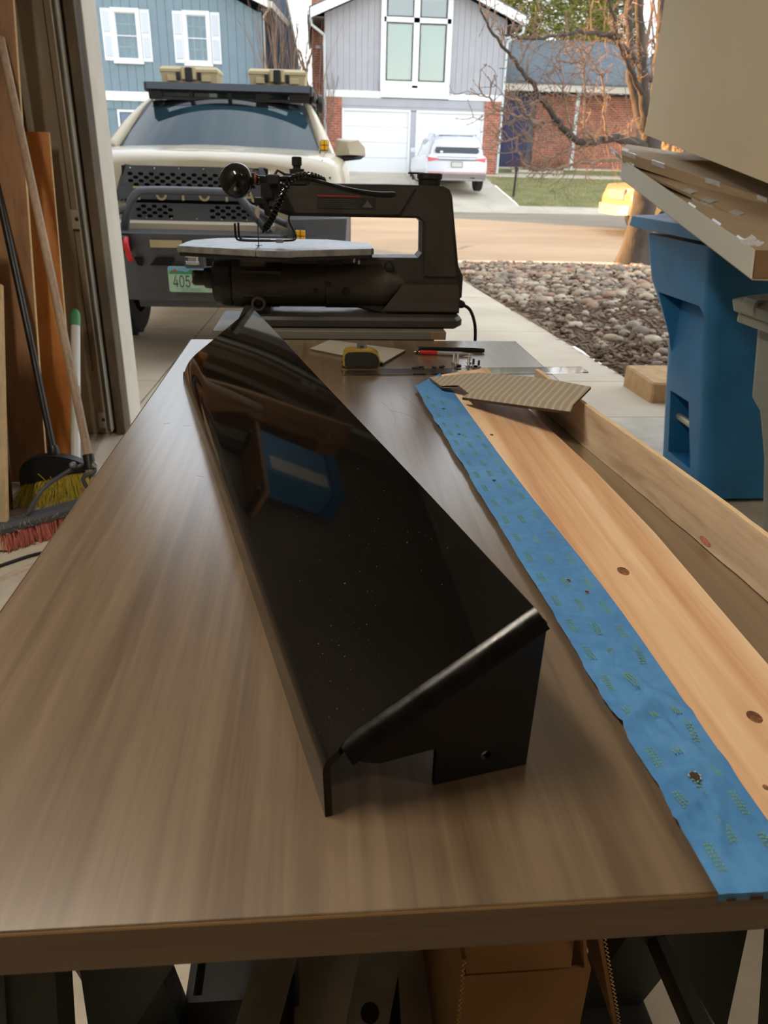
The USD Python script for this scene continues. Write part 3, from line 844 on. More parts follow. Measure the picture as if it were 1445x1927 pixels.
bare('bare_tree', 'slim many-stemmed bare tree in front of the blue house corner, above the roof cases', (-1.05, 28.2, .75), 8, 3.3, .028, 2, spread=.16)
bare('bare_tree', 'small bare many-stemmed tree against the grey house brick chimney', (.02, 28.4, .75), 5, 2.7, .022, 2, spread=.14)
bare('bare_tree', 'distant bare tree against the bright sky in the gap between the houses', (.6, 48, .9), 2, 6.0, .12, 3, M['bark'], .6)
bare('bare_tree', 'tall bare tree behind the entry roof of the grey house, nearest the pine', (19.5, 42, .9), 3, 8, .16, 3, M['bark'], .6)
bare('bare_tree', 'bare tree seen through the twigs beside the beige carton edge', (11.5, 29, .8), 4, 6.5, .09, 3, None, .6)


def conifer(name, label, at, H, R, m, n, seed):
    q = np.random.default_rng(seed)
    t = thing(name, label, 'tree', at)
    at = np.array(at, float)
    part('trunk', tube([at + [0, 0, -.2], at + [.05, 0, H * .5], at + [0, 0, H * .96]], [.2, .13, .03], 10), M['bark'], t, smooth=True)
    V = []
    for k in range(n):
        f = q.uniform(.12, 1) ** .8
        a, rad = q.uniform(0, 6.283), R * (1.02 - f) ** .7 * q.uniform(.55, 1.0) ** .5
        c = at + [rad * math.cos(a), rad * math.sin(a), f * H - .25 * rad]
        w = meshkit.noise(c * .9, seed)
        if w < .36:
            continue
        s = q.uniform(.14, .34)
        for j in range(5):
            d = q.normal(0, 1, 3) * [1, 1, .6]
            d = d / np.linalg.norm(d) * s
            e = np.cross(d, q.normal(0, 1, 3))
            e = e / np.linalg.norm(e) * .028
            V += [c - e, c + e, c + d]
    V = np.array(V)
    part('needles', (V, np.arange(len(V)).reshape(-1, 3)), m, t, smooth=False, kind='stuff')
    return t


conifer('pine_tree', 'green pine tree rising behind the grey house entry roof', (9.6, 39.2, .9), 14.5, 5.2, M['needle'], 30000, 3)
conifer('pine_tree', 'dark spruce standing further off, past the pine behind the bare twigs', (17.0, 50, .9), 12, 3.6, M['dark_needle'], 9000, 4)
conifer('pine_tree', 'unseen dark conifer by the sidewalk, out of view left of the driveway', (-7.3, 12.6, -.3), 8.0, 3.0, M['dark_needle'], 12000, 9)  # out of view, placed to shade the stone bed beside the drive
conifer('pine_tree', 'unseen street conifer, out of view far left of the truck', (-24, 25.0, .4), 9, 3.3, M['dark_needle'], 9000, 6)  # out of view, first set as a shade tree for the far lane
# a reddish shrub by the entry
sh = thing('shrub', 'low rust-brown shrub beside the entry path of the grey house', 'shrub', (8.0, 29.9, .95))
o = []
for k in range(40):
    grow((8.0 + r8.uniform(-.9, .9), 29.95 + r8.uniform(-.2, .2), .9), (r8.normal(0, .4), r8.normal(0, .3), 1), r8.uniform(.3, .55), .012, 2, o, .2, .1, (3, 5), .6)
part('branches', join(o), mat('rust_twig', S(132, 84, 62), .9), sh, smooth=True, kind='stuff')

# ---------------------------------------------------------------- the tan truck outside the door (its own coordinates: x across, y back from the bumper)
M['sand'] = mat('sand_paint', S(190, 176, 148), .32, coat=.6, coat_roughness=.08)
M['armour'] = mat('grey_powdercoat', S(78, 79, 82), .5, var=.08, vs=20)
M['tube_grey'] = mat('grey_tube', S(96, 99, 104), .38, .3)
M['black_void'] = mat('black_void', S(10, 10, 10), .9)
M['windscreen'] = mat('windscreen', S(26, 44, 50), .02, spec=.5)
M['amber'] = mat('amber_lens', S(240, 176, 16), .25, coat=.5)
M['chrome'] = mat('chrome', S(214, 216, 218), .12, 1.0)
M['tyre'] = mat('tyre', S(30, 30, 31), .85)
M['red_shackle'] = mat('red_shackle', S(206, 30, 36), .35)
M['case_tan'] = mat('case_tan', S(186, 168, 128), .5)
M['plate_green'] = mat('plate_mint', S(168, 206, 178), .4)
M['plate_dark'] = mat('plate_mountain', S(60, 146, 96), .4)
M['plate_sky'] = mat('plate_sky', S(120, 168, 214), .4)
M['ink'] = mat('dark_ink', S(52, 70, 62), .5)
M['ink_pale'] = mat('pale_ink', S(120, 158, 176), .5)
M['roof_black'] = mat('black_rack', S(52, 56, 62), .45, var=.06, vs=10)
tk = local(thing('truck', 'tan off-road truck with grey hoop bumper and roof rack, parked on the driveway', 'truck', (-.87, 4.68, -.05), -2.4))


def ring(y, half):
    h = [(x, y, z) for x, z in half]
    return h + [(-x, y, z) for x, z in reversed(half)]


def body(secs):
    """Loft of smooth half profiles [(y, [(x, z) from sill to centre])]."""
    out = []
    for y, h in secs:
        h = spline([(x, z, 0) for x, z in h], 4)[:, :2]
        out.append(ring(y, [tuple(q) for q in h]))
    return loft(out)


part('body', body([
    (.46, [(.78, .72), (.80, .86), (.78, 1.02), (.66, 1.13), (.46, 1.195), (.02, 1.215)]),
    (.50, [(.86, .70), (.88, .86), (.86, 1.06), (.74, 1.18), (.48, 1.232), (.02, 1.245)]),
    (.58, [(.91, .68), (.94, .86), (.92, 1.10), (.82, 1.225), (.5, 1.266), (.02, 1.274)]),
    (.80, [(.94, .66), (.965, .88), (.95, 1.13), (.85, 1.25), (.5, 1.285), (.02, 1.295)]),
    (1.2, [(.95, .60), (.97, .90), (.96, 1.15), (.88, 1.265), (.5, 1.30), (.02, 1.31)]),
    (1.55, [(.95, .55), (.97, .90), (.96, 1.16), (.90, 1.28), (.5, 1.315), (.02, 1.325)]),
    (2.4, [(.95, .50), (.975, .90), (.965, 1.17), (.90, 1.28), (.5, 1.29), (.02, 1.29)]),
    (4.4, [(.95, .50), (.975, .90), (.965, 1.17), (.90, 1.28), (.5, 1.29), (.02, 1.29)]),
    (4.9, [(.90, .60), (.93, .90), (.92, 1.16), (.86, 1.26), (.5, 1.27), (.02, 1.27)])]), M['sand'], tk, smooth=40)
# hood scoop ridge lines and fender seam
for s in (-1, 1):
    part('hood_seam', tube([(s * .80, .60, 1.232), (s * .80, .9, 1.264), (s * .80, 1.5, 1.292)], .004, 5), M['black_void'], tk)
    part('fender_seam', tube(spline([(s * .36, .497, 1.226), (s * .50, .52, 1.21), (s * .60, .50, 1.15), (s * .645, .485, 1.09)], 5), .004, 5), M['black_void'], tk)
part('hood_scoop', loft([[(x * w, y, z0 + h * max(0, 1 - abs(x) ** 4)) for x in np.linspace(-1, 1, 13)] + [(w, y, 1.24), (-w, y, 1.24)] for y, w, z0, h in ((.62, .30, 1.268, .004), (.72, .31, 1.278, .022), (1.2, .33, 1.296, .024), (1.42, .34, 1.31, .004))]), M['sand'], tk)
# cab
gl = [(.78, 1.26), (.80, 1.30), (.75, 1.42), (.68, 1.56), (.60, 1.655), (.40, 1.685), (.02, 1.695)]
cab = []
for y, sx, lo in ((2.08, 1.0, 0), (2.14, 1.0, 0), (2.6, 1.02, 0), (4.2, 1.02, 0), (4.45, .97, 0)):
    cab.append((y, [(x * sx, z - (.05 if y < 2.1 and z > 1.6 else 0)) for x, z in gl]))
part('cab', body(cab), M['sand'], tk, smooth=40)
# windscreen wedge: pillars, glass, black surround
for s in (-1, 1):
    part('pillar', tube(spline([(s * .80, 1.50, 1.285), (s * .735, 1.78, 1.44), (s * .655, 2.06, 1.58), (s * .59, 2.25, 1.655)], 6), [.045] * 19, 8), M['sand'], tk, smooth=True)
    part('side_glass', hull([(s * .80, 1.62, 1.29), (s * .80, 2.12, 1.29), (s * .66, 2.10, 1.60), (s * .79, 1.62, 1.28), (s * .78, 2.12, 1.29), (s * .64, 2.10, 1.60)]), M['windscreen'], tk)


def shield(u, v, k=1.0, off=0.0):
    w = (.775 + (.60 - .775) * v) * k
    x = (2 * u - 1) * w
    b = 1 - (x / .8) ** 2
    return x, 1.555 - .16 * b + .56 * v + off * .5, 1.292 + .012 * b + .325 * v + .022 * b * v - off


part('windscreen_frame', grid(lambda u, v: shield(u, v * 1.03 - .02, 1.03, -.002), 24, 14), M['black_plastic'], tk, smooth=True)
part('windscreen', grid(lambda u, v: shield(u, v, .965, -.007), 24, 14), M['windscreen'], tk, smooth=True)
part('shade_band', grid(lambda u, v: shield(u, .86 + .13 * v, .93, -.009), 24, 4), M['black_gloss'], tk, smooth=True)
part('phone_mount', hull([(.09, 1.47, 1.33), (.19, 1.47, 1.33), (.12, 1.50, 1.36), (.16, 1.50, 1.36), (.14, 1.52, 1.30)]), M['black_plastic'], tk)
part('roof_lights', join([hull([(-.02 + .04 * k + a, y, z) for a, y, z in ((0, 2.10, 1.69), (.03, 2.10, 1.69), (.005, 2.16, 1.71), (.035, 2.16, 1.71), (0, 2.2, 1.69), (.03, 2.2, 1.69))]) for k in range(5)]), M['shutter_panel'], tk)
# grille plates with their rows of long hexagonal holes
hexa = lambda x, z: [(x - .0185, z), (x - .011, z + .0098), (x + .011, z + .0098), (x + .0185, z), (x + .011, z - .0098), (x - .011, z - .0098)]
up = [hexa(-.405 + .0667 * k + .0333 * (r % 2), 1.133 - .0205 * r) for r in range(4) for k in range(13) if abs(-.405 + .0667 * k + .0333 * (r % 2)) < .42 - .0 * r]
lo_ = [hexa(x, .945 - .0195 * r) for r in range(4) for k in range(12) for x in [-.365 + .0667 * k + .0333 * ((r + 1) % 2)] if .12 < abs(x + .02) < .385]
part('grille', extrude(poly([(-.405, 1.182), (.36, 1.182), (.405, 1.165), (.44, 1.11), (.475, .985), (-.475, .985), (-.455, 1.075)], up), .006, 'xz', .428), M['armour'], tk)
part('grille_bar', extrude([(-.48, .985), (.48, .985), (.48, 1.06), (-.48, 1.06)], .012, 'xz', .410), M['armour'], tk)
part('lower_grille', extrude(poly([(-.40, .965), (.40, .965), (.44, .862), (-.44, .862)], lo_), .006, 'xz', .395), M['armour'], tk)
part('grille_backing', box(-.46, .46, .45, .456, .87, 1.18), M['black_void'], tk)
part('grille_cheek', join(hull([(-.48, .43, .97), (-.40, .43, 1.185), (-.60, .50, .97), (-.50, .50, 1.19), (-.48, .46, .97)]), hull([(.48, .43, .97), (.40, .43, 1.185), (.60, .50, .97), (.50, .50, 1.19), (.48, .46, .97)])), M['armour'], tk)
part('grille_bolts', join([lathe((x, .428, z), (0, -1, 0), [(0, .006), (.003, .005), (.004, 0)], 6) for x in np.linspace(-.4, .36, 6) for z in (1.168,)] + [lathe((x, .395, .875), (0, -1, 0), [(0, .006), (.003, .005), (.004, 0)], 6) for x in np.linspace(-.32, .32, 5)]), M['chrome'], tk)
for ch, x in zip('TOYOTA', (-.358, -.216, -.080, .055, .196, .338)):
    part('letter', words(ch, .075, .006, (x, .409, .984), (1, 0, 0), (0, 0, 1), True, True), M['case_tan'], tk)
for s in (-1, 1):
    part('headlight', hull([(s * .56, .44, .97), (s * .84, .50, .99), (s * .55, .44, 1.10), (s * .86, .53, 1.14), (s * .6, .52, .97), (s * .85, .6, 1.0), (s * .84, .6, 1.15)]), M['windscreen'], tk)
part('valance', box(-.50, .50, .33, .48, .79, .862, .015), M['sand'], tk)
# bumper
bp = extrude([(-.30, .02), (.30, .02), (.52, .06), (.62, .14), (.62, .42), (-.62, .42), (-.62, .14), (-.52, .06)], .40, 'xy', .41)
v, f = arr(bp)
v[:, 1] += np.where(v[:, 2] < .5, .06, 0)
part('bumper', (v, f), M['armour'], tk)
for s in (-1, 1):
    part('bumper_wing', hull([(s * .60, .10, .60), (s * .60, .10, .90), (s * .955, .25, .74), (s * .965, .25, .905), (s * .60, .42, .60), (s * .60, .42, .91), (s * .98, .55, .74), (s * .98, .55, .905)]), M['armour'], tk)
    l = part('fog_light', box(s * .68 - .034, s * .68 + .034, .085, .16, .77, .848, .008), M['black_plastic'], tk)
    for a in (-1, 1):
        for b in (-1, 1):
            part('lens', box(s * .68 + a * .016 - .014, s * .68 + a * .016 + .014, .078, .086, .809 + b * .018 - .016, .809 + b * .018 + .016, .004), M['amber'], l)
    part('shackle', tube(spline([(s * .355, -.01, .785), (s * .348, -.05, .76), (s * .34, -.06, .72), (s * .335, -.05, .68), (s * .33, -.035, .665)], 5), .017, 8), M['red_shackle'], tk, smooth=True)
    part('tow_mount', box(s * .37 - .03, s * .37 + .03, -.03, .05, .70, .80, .01), M['black_plastic'], tk)
    part('recovery_slot', join(extrude([(s * .330, .676), (s * .275, .676), (s * .277, .624), (s * .306, .624)], .004, 'xz', .017), extrude([(s * .236, .628), (s * .192, .676), (s * .08, .676), (s * .11, .628)], .004, 'xz', .017)), M['black_void'], tk)
part('bumper_window', box(-.222, -.03, .014, .022, .733, .776), M['case_tan'], tk)
part('bumper_lip', box(-.56, .56, .02, .36, .806, .814, .003), M['armour'], tk)
fl = part('winch_fairlead', box(-.02, .11, -.02, .03, .62, .70, .01), M['armour'], tk)
part('hook', join(box(.008, .07, -.05, -.02, .642, .708, .008), cyl((.0, -.05, .655), (.078, -.05, .655), .010), cyl((.0, -.05, .695), (.078, -.05, .695), .010)), M['chrome'], fl)
hp = spline([(-.428, .24, .79), (-.392, .19, .90), (-.345, .16, .985), (-.290, .15, 1.036), (-.215, .15, 1.046), (0, .15, 1.048), (.215, .15, 1.046), (.292, .15, 1.034), (.350, .16, .975), (.42, .19, .885), (.49, .24, .79)], 6)
part('hoop', tube(hp, .025, 12), M['tube_grey'], tk, smooth=True)
part('hoop_brace', tube(spline([(.365, .165, .965), (.48, .2, .912), (.64, .26, .84)], 4), .022, 10), M['tube_grey'], tk, smooth=True)
part('hoop_brace', tube(spline([(-.365, .165, .955), (-.48, .2, .905), (-.64, .26, .84)], 4), .022, 10), M['tube_grey'], tk, smooth=True)
part('skid_plate', hull([(-.35, .12, .41), (.35, .12, .41), (-.35, .14, .36), (.35, .14, .36), (-.35, .9, .32), (.35, .9, .32), (-.35, .9, .40), (.35, .9, .40)]), M['armour'], tk)
part('suspension', join(cyl((-.36, .30, .43), (-.30, .28, .40), .035, .035, 12), tube([(-.52, .55, .36), (-.36, .3, .43)], .02, 8), tube([(-.56, .5, .40), (-.2, .35, .36)], .012, 6), cyl((.3, .28, .4), (.55, .55, .38), .03)), M['dark_steel'], tk)
part('spring', tube([(-.52 + .04 * math.cos(t), .60 + .04 * math.sin(t), .36 + t * .012) for t in np.linspace(0, 25, 90)], .009, 5), M['amber'], tk)
for s in (-1, 1):
    for y in (1.05, 4.0):
        w = part('wheel', lathe((s * .58, y, .42), (s, 0, 0), [(0, .25), (.0, .38), (.02, .405), (.06, .415), (.24, .415), (.28, .405), (.30, .38), (.29, .25)], 36), M['tyre'], tk, smooth=35)
        part('rim', lathe((s * .62, y, .42), (s, 0, 0), [(0, .25), (.2, .25), (.2, .07), (.24, .07), (.24, 0)], 24), M['armour'], w, smooth=35)
        part('tread', join([box(-.012, .012, -.05, .05, .41, .424) if False else move(rot(rot(box(-.055 * 1, .055, -.016, .016, .405, .424), 'z', 20 * (-1) ** k), 'x', k * 12), (s * (.66 + .14 * (k % 2)), y, .42)) for k in range(30)]), M['tyre'], w)
    part('wheel_arch', tube([(s * .955, 1.05 + .50 * math.cos(t), .45 + .47 * math.sin(t)) for t in np.linspace(0, math.pi, 20)], .035, 8), M['black_plastic'], tk, smooth=True)
    mr = part('mirror', hull([(s * x, y, z) for x, y, z in ((.875, 1.28, 1.27), (.875, 1.28, 1.37), (.89, 1.28, 1.385), (1.04, 1.29, 1.378), (1.09, 1.31, 1.33), (1.095, 1.32, 1.275), (.88, 1.40, 1.27), (.88, 1.40, 1.38), (1.05, 1.40, 1.37), (1.09, 1.40, 1.28), (.98, 1.24, 1.28), (.96, 1.24, 1.36))]), M['sand'], tk, smooth=50)
    part('mirror_base', hull([(s * x, y, z) for x, y, z in ((.86, 1.30, 1.225), (.86, 1.30, 1.262), (1.06, 1.28, 1.25), (1.095, 1.30, 1.274), (.86, 1.42, 1.23), (1.09, 1.40, 1.272), (1.06, 1.40, 1.25), (.88, 1.40, 1.272), (.88, 1.26, 1.27))]), M['black_plastic'], mr)
    dl = part('ditch_light', box(s * .80 - .030, s * .80 + .030, 1.12, 1.18, 1.30, 1.37, .008), M['black_plastic'], tk)
    for a in (-1, 1):
        for b in (-1, 1):
            part('lens', box(s * .80 + a * .014 - .012, s * .80 + a * .014 + .012, 1.113, 1.121, 1.335 + b * .016 - .014, 1.335 + b * .016 + .014, .003), M['amber'], dl)
    part('light_bracket', tube([(s * .76, 1.15, 1.26), (s * .765, 1.16, 1.30), (s * .78, 1.16, 1.32)], .01, 6), M['chrome'], tk)
# roof rack: fairing, rails, cross slats
part('rack_fairing', hull([(x, y, z) for x in (-.595, .665) for y, z in ((1.90, 1.715), (1.93, 1.765), (1.96, 1.765), (1.94, 1.70))]), M['roof_black'], tk)
part('rack_front', join([box(-.585, .655, 1.95, 1.97, 1.645, 1.665)] + [hull([(x, 1.93, 1.715), (x + w, 1.93, 1.715), (x, 1.95, 1.65), (x + w, 1.95, 1.65), (x, 1.97, 1.65), (x + w, 1.97, 1.715)]) for x, w in ((-.59, .10), (-.28, .03), (.02, .03), (.24, .10), (.50, .16))]), M['black_plastic'], tk)
part('rack_lightbar', box(-.5, .5, 1.975, 2.02, 1.66, 1.715, .01), M['windscreen'], tk)
for x in (-.60, .655):
    part('rack_rail', box(x - .02, x + .03, 1.93, 4.0, 1.70, 1.765, .006), M['roof_black'], tk)
for k in range(9):
    part('rack_slat', box(-.58, .64, 2.05 + .23 * k, 2.13 + .23 * k, 1.735, 1.765, .005), M['roof_black'], tk)
for x in (-.58, .64):
    for y in (2.2, 3.0, 3.8):
        part('rack_foot', box(x - .03, x + .03, y - .04, y + .04, 1.62, 1.71, .008), M['black_plastic'], tk)
part('rack_gear', join([box(.66, .70, 2.1, 2.6, 1.66, 1.74, .01), lathe((.70, 2.3, 1.66), (1, 0, 0), [(0, .03), (.02, .07), (.05, .07), (.06, .02)], 16)]), M['black_plastic'], tk)
# number plate
np_ = part('number_plate', bevex(rounded([(-.125, .476), (.180, .476), (.180, .628), (-.125, .628)], .012), .003, .0005, 'xz', -.004), M['plate_green'], tk)
part('plate_frame', box(-.10, .155, -.001, .02, .50, .60), M['black_plastic'], np_)
part('plate_sky', box(-.119, .174, -.0052, -.004, .600, .622), M['plate_sky'], np_)
part('plate_mountain', extrude([(-.119, .582), (.174, .582), (.174, .606)] + [(x, .603 + .006 * math.sin(x * 60) + .003 * math.sin(x * 131)) for x in np.linspace(.16, -.11, 22)] + [(-.119, .604)], .0014, 'xz', -.0056), M['plate_dark'], np_)
pv, pf = words('405·', .070, .0012, (0, -.0045, .505), (1, 0, 0), (0, 0, 1))
part('plate_number', (pv * [.60, 1, 1] + [-.102, 0, 0], pf), M['ink'], np_)
part('plate_state', words('COLORADO', .015, .0012, (-.048, -.0045, .484), (1, 0, 0), (0, 0, 1)), M['ink_pale'], np_)
part('plate_sticker', box(-.092, -.078, -.006, -.004, .593, .607), M['red_shackle'], np_)
part('plate_bolt', join([lathe((x, -.004, z), (0, -1, 0), [(0, .006), (.003, .005), (.004, 0)], 10) for x in (-.068, .123) for z in (.612, .492)]), M['chrome'], np_)


def to_world(p):                                                    # from the truck's coordinates
    a = math.radians(-2.4)
    c, s = math.cos(a), math.sin(a)
    return np.array([-.87 + c * p[0] - s * p[1], 4.68 + s * p[0] + c * p[1], -.05 + p[2]])


def hard_case(label, x0, x1):
    c = to_world(((x0 + x1) / 2, 2.10, 1.766))
    t = local(thing('hard_case', label, 'case', c, -2.4))
    w, d = (x1 - x0) / 2, .30
    part('body', loft([[(-w * k, 0 + b, z), (w * k, 0 + b, z), (w * k, d, z), (-w * k, d, z)] for k, b, z in ((.94, .012, 0), (.97, .004, .07), (1.0, 0, .085))]), M['case_tan'], t)
    part('lid', loft([[(-w * k, 0 + b, z), (w * k, 0 + b, z), (w * k, d - b, z), (-w * k, d - b, z)] for k, b, z in ((1.0, -.004, .086), (1.0, -.004, .105), (.93, .03, .126), (.90, .04, .126))]), M['case_tan'], t)
    for x in (-.058, .028):
        part('rib', box(x, x + .03, -.014, .02, .03, .122, .006), M['case_tan'], t)
    part('latch', box(-.026, .026, -.016, .0, .02, .118, .004), M['black_plastic'], t)
    for x in (-.10, .068):
        part('handle_hinge', box(x, x + .03, -.012, .01, .03, .085, .004), M['black_plastic'], t)
    for x in (-w * .75, w * .42):
        part('pad', box(x, x + w * .33, -.006, .01, .02, .06, .003), M['case_tan'], t)
    return t


hard_case('tan hard case on the truck roof rack, nearer the blue house', -.525, -.07)
hard_case('tan hard case on the truck roof rack, nearer the grey house', .17, .628)

# ---------------------------------------------------------------- silver crossover on the far driveway (nose to its garage door)
M['silver'] = mat('silver_paint', S(206, 212, 222), .25, .25, coat=.8, coat_roughness=.05)
M['car_glass'] = mat('car_glass', S(22, 30, 36), .05, spec=.9)
M['tail_red'] = mat('tail_lamp', S(196, 96, 100), .25, coat=.5)
M['car_grey'] = mat('car_grey_plastic', S(128, 124, 122), .5)
M['car_plate'] = mat('car_plate', S(196, 204, 196), .5)
sv = local(thing('car', 'silver crossover parked nose-in on the far driveway before the white garage door', 'car', (4.06, 24.3, fz(25.2) + .07), 0))
S_ = []
for y, w, zs in ((.0, .84, (.34, .50, .72, .90, .97)), (.05, .90, (.30, .52, .78, .96, 1.02)), (.5, .94, (.28, .52, .84, 1.0, 1.04)), (2.2, .95, (.26, .52, .84, .98, 1.02)), (3.6, .94, (.26, .5, .78, .94, .98)), (4.3, .88, (.3, .5, .7, .84, .88)), (4.45, .78, (.36, .5, .66, .74, .78))):
    S_.append((y, [(w * .90, zs[0]), (w, zs[1]), (w, zs[2]), (w * .93, zs[3]), (w * .6, zs[4]), (.02, zs[4] + .01)]))
v, f = body(S_)
part('body', (v, f), M['silver'], sv, smooth=40)
part('cabin', body([(.12, [(.78, .98), (.74, 1.18), (.66, 1.32), (.5, 1.38), (.02, 1.39)]), (.30, [(.84, .98), (.78, 1.22), (.69, 1.40), (.52, 1.465), (.02, 1.48)]), (.6, [(.86, .98), (.80, 1.25), (.71, 1.47), (.55, 1.535), (.02, 1.55)]), (2.0, [(.86, .98), (.80, 1.25), (.72, 1.48), (.55, 1.55), (.02, 1.57)]), (2.9, [(.84, .96), (.78, 1.1), (.68, 1.28), (.5, 1.33), (.02, 1.34)]), (3.4, [(.8, .9), (.75, .94), (.6, .96), (.5, .97), (.02, .98)])]), M['silver'], sv, smooth=40)
part('rear_window', hull([(x * s, y, z) for s in (-1, 1) for x, y, z in ((.60, .075, 1.03), (.66, .07, 1.08), (.58, .165, 1.30), (.60, .16, 1.25), (.6, .2, 1.05), (.55, .3, 1.28))]), M['car_glass'], sv)
part('roof_panel', hull([(x, y, z) for x in (-.50, .50) for y, z in ((.42, 1.50), (.40, 1.515), (1.9, 1.585), (1.9, 1.56))]), M['car_glass'], sv)
for s in (-1, 1):
    part('roof_rail', tube(spline([(s * .62, .35, 1.46), (s * .63, .6, 1.54), (s * .63, 1.6, 1.57), (s * .62, 2.2, 1.51)], 5), .022, 6), M['chrome'], sv)
    part('side_window', hull([(s * x, y, z) for x, y, z in ((.82, .75, 1.08), (.765, .85, 1.40), (.775, 2.0, 1.42), (.80, 2.75, 1.10), (.78, .8, 1.1), (.73, .85, 1.38), (.74, 2.0, 1.40), (.76, 2.7, 1.1))]), M['car_glass'], sv)
    part('tail_light', hull([(s * x, y, z) for x, y, z in ((.88, .06, .83), (.90, .14, .95), (.55, -.012, .85), (.56, -.012, .89), (.85, .0, .92), (.84, .0, .80), (.8, .1, .85))]), M['tail_red'], sv)
    part('side_mirror', hull([(s * x, y, z) for x, y, z in ((.92, 2.5, 1.05), (1.09, 2.5, 1.08), (1.10, 2.52, 1.19), (.95, 2.5, 1.20), (.95, 2.62, 1.06), (1.07, 2.62, 1.16))]), M['silver'], sv)
    for y in (.85, 3.6):
        w = part('wheel', lathe((s * .70, y, .335), (s, 0, 0), [(0, .2), (0, .30), (.03, .335), (.2, .335), (.235, .30), (.23, .2)], 28), M['tyre'], sv, smooth=35)
        part('rim', lathe((s * .72, y, .335), (s, 0, 0), [(0, .21), (.19, .21), (.18, .05), (.2, 0)], 20), M['chrome'], w, smooth=35)
part('light_bar', box(-.58, .58, -.022, .03, .835, .875, .006), M['car_grey'], sv)
part('tailgate_crease', box(-.60, .60, -.012, .02, .925, .94, .004), M['car_grey'], sv)
part('lower_bumper', hull([(x, y, z) for x in (-.88, .88) for y, z in ((.0, .34), (-.035, .46), (.02, .50), (.3, .30), (.3, .5))]), M['car_grey'], sv)
part('bumper_strip', box(-.85, .85, -.03, .02, .505, .525, .005), M['tail_red'], sv)
part('exhaust', join(box(.42, .56, -.02, .03, .36, .40, .01), box(-.56, -.42, -.02, .03, .36, .40, .01)), M['dark_steel'], sv)
pp = part('number_plate', box(-.155, .155, -.022, .0, .665, .795, .004), M['car_plate'], sv)
part('plate_frame', framed(-.17, .17, .655, .81, .016, -.026, .02), M['car_grey'], pp)
part('rear_sticker', box(-.50, -.42, .068, .075, 1.04, 1.09), M['white_trim'], sv)

# ---------------------------------------------------------------- gold pickup at the kerb, seen past the tree trunk
M['gold_paint'] = mat('gold_paint', S(196, 152, 96), .3, .2, coat=.5)
gp = local(thing('car', 'gold pickup parked along the street, sunlit nose showing past the tree trunk', 'car', (6.38, 17.2, -.13), -90))
body_s = [(.0, [(.80, .50), (.86, .60), (.84, .78), (.6, .80), (.02, .80)]), (.08, [(.86, .45), (.90, .62), (.88, .95), (.66, 1.02), (.02, 1.03)]), (.9, [(.9, .42), (.93, .7), (.92, .98), (.75, 1.06), (.02, 1.09)]), (1.5, [(.9, .42), (.93, .7), (.92, 1.0), (.8, 1.08), (.02, 1.10)]), (5.0, [(.9, .42), (.93, .7), (.92, 1.0), (.85, 1.06), (.02, 1.06)])]
part('body', body(body_s), M['gold_paint'], gp, smooth=40)
part('cab', body([(1.5, [(.82, 1.0), (.80, 1.06), (.7, 1.08), (.02, 1.1)]), (2.1, [(.82, 1.0), (.76, 1.35), (.62, 1.62), (.02, 1.66)]), (3.4, [(.82, 1.0), (.76, 1.35), (.62, 1.64), (.02, 1.68)]), (3.6, [(.8, 1.0), (.74, 1.3), (.6, 1.55), (.02, 1.58)])]), M['gold_paint'], gp, smooth=40)
part('bumper', hull([(x * s, y, z) for s in (-1, 1) for x, y, z in ((.5, -.16, .42), (.5, -.16, .62), (.88, -.04, .44), (.9, -.04, .62), (.9, .2, .44), (.9, .2, .62))]), mat('cream_bumper', S(226, 206, 160), .35, .3), gp)
part('windscreen', hull([(x * s, y, z) for s in (-1, 1) for x, y, z in ((.74, 1.56, 1.11), (.6, 2.05, 1.60), (.72, 1.62, 1.11), (.58, 2.1, 1.6))]), M['car_glass'], gp)
for s in (-1, 1):
    part('headlight', hull([(s * x, y, z) for x, y, z in ((.86, .06, .72), (.55, .0, .74), (.86, .10, .92), (.57, .02, .94), (.6, .2, .8), (.85, .3, .8))]), M['chrome'], gp)
    part('side_window', hull([(s * x, y, z) for x, y, z in ((.80, 1.75, 1.12), (.80, 3.4, 1.12), (.68, 2.2, 1.56), (.68, 3.3, 1.58), (.76, 1.8, 1.12), (.76, 3.4, 1.12), (.64, 2.2, 1.55))]), M['car_glass'], gp)
    for y in (.95, 4.1):
        part('wheel', lathe((s * .66, y, .36), (s, 0, 0), [(0, .2), (0, .33), (.03, .36), (.22, .36), (.25, .33), (.24, .2), (.2, .05), (.2, 0)], 24), M['tyre'], gp, smooth=35)
part('grille', box(-.5, .5, -.02, .05, .70, .92, .02), M['car_grey'], gp)

# ---------------------------------------------------------------- left of the bench: boards, brooms, tube
M['ply_orange'] = wood('orange_plywood', S(172, 104, 44), S(196, 124, 58), S(208, 142, 74), axis='z', fine=26, along=3, rough=.5)
M['ply_brown'] = wood('brown_plywood', S(130, 92, 60), S(152, 110, 74), S(168, 126, 88), axis='z', fine=30, along=2.5, rough=.55)
M['ply_edge'] = mat('plywood_edge', S(206, 172, 122), .7, var=.1, vs=60)
M['maroon'] = wood('maroon_board', S(70, 34, 26), S(92, 46, 36), S(110, 58, 46), axis='z', rough=.6)
M['beige_board'] = wood('pale_board', S(176, 158, 126), S(192, 174, 142), S(204, 188, 158), axis='z', fine=40, rough=.6)
M['ash'] = wood('ash_handle', S(140, 118, 98), S(164, 140, 118), S(180, 158, 136), axis='z', fine=120, along=6, rough=.5)


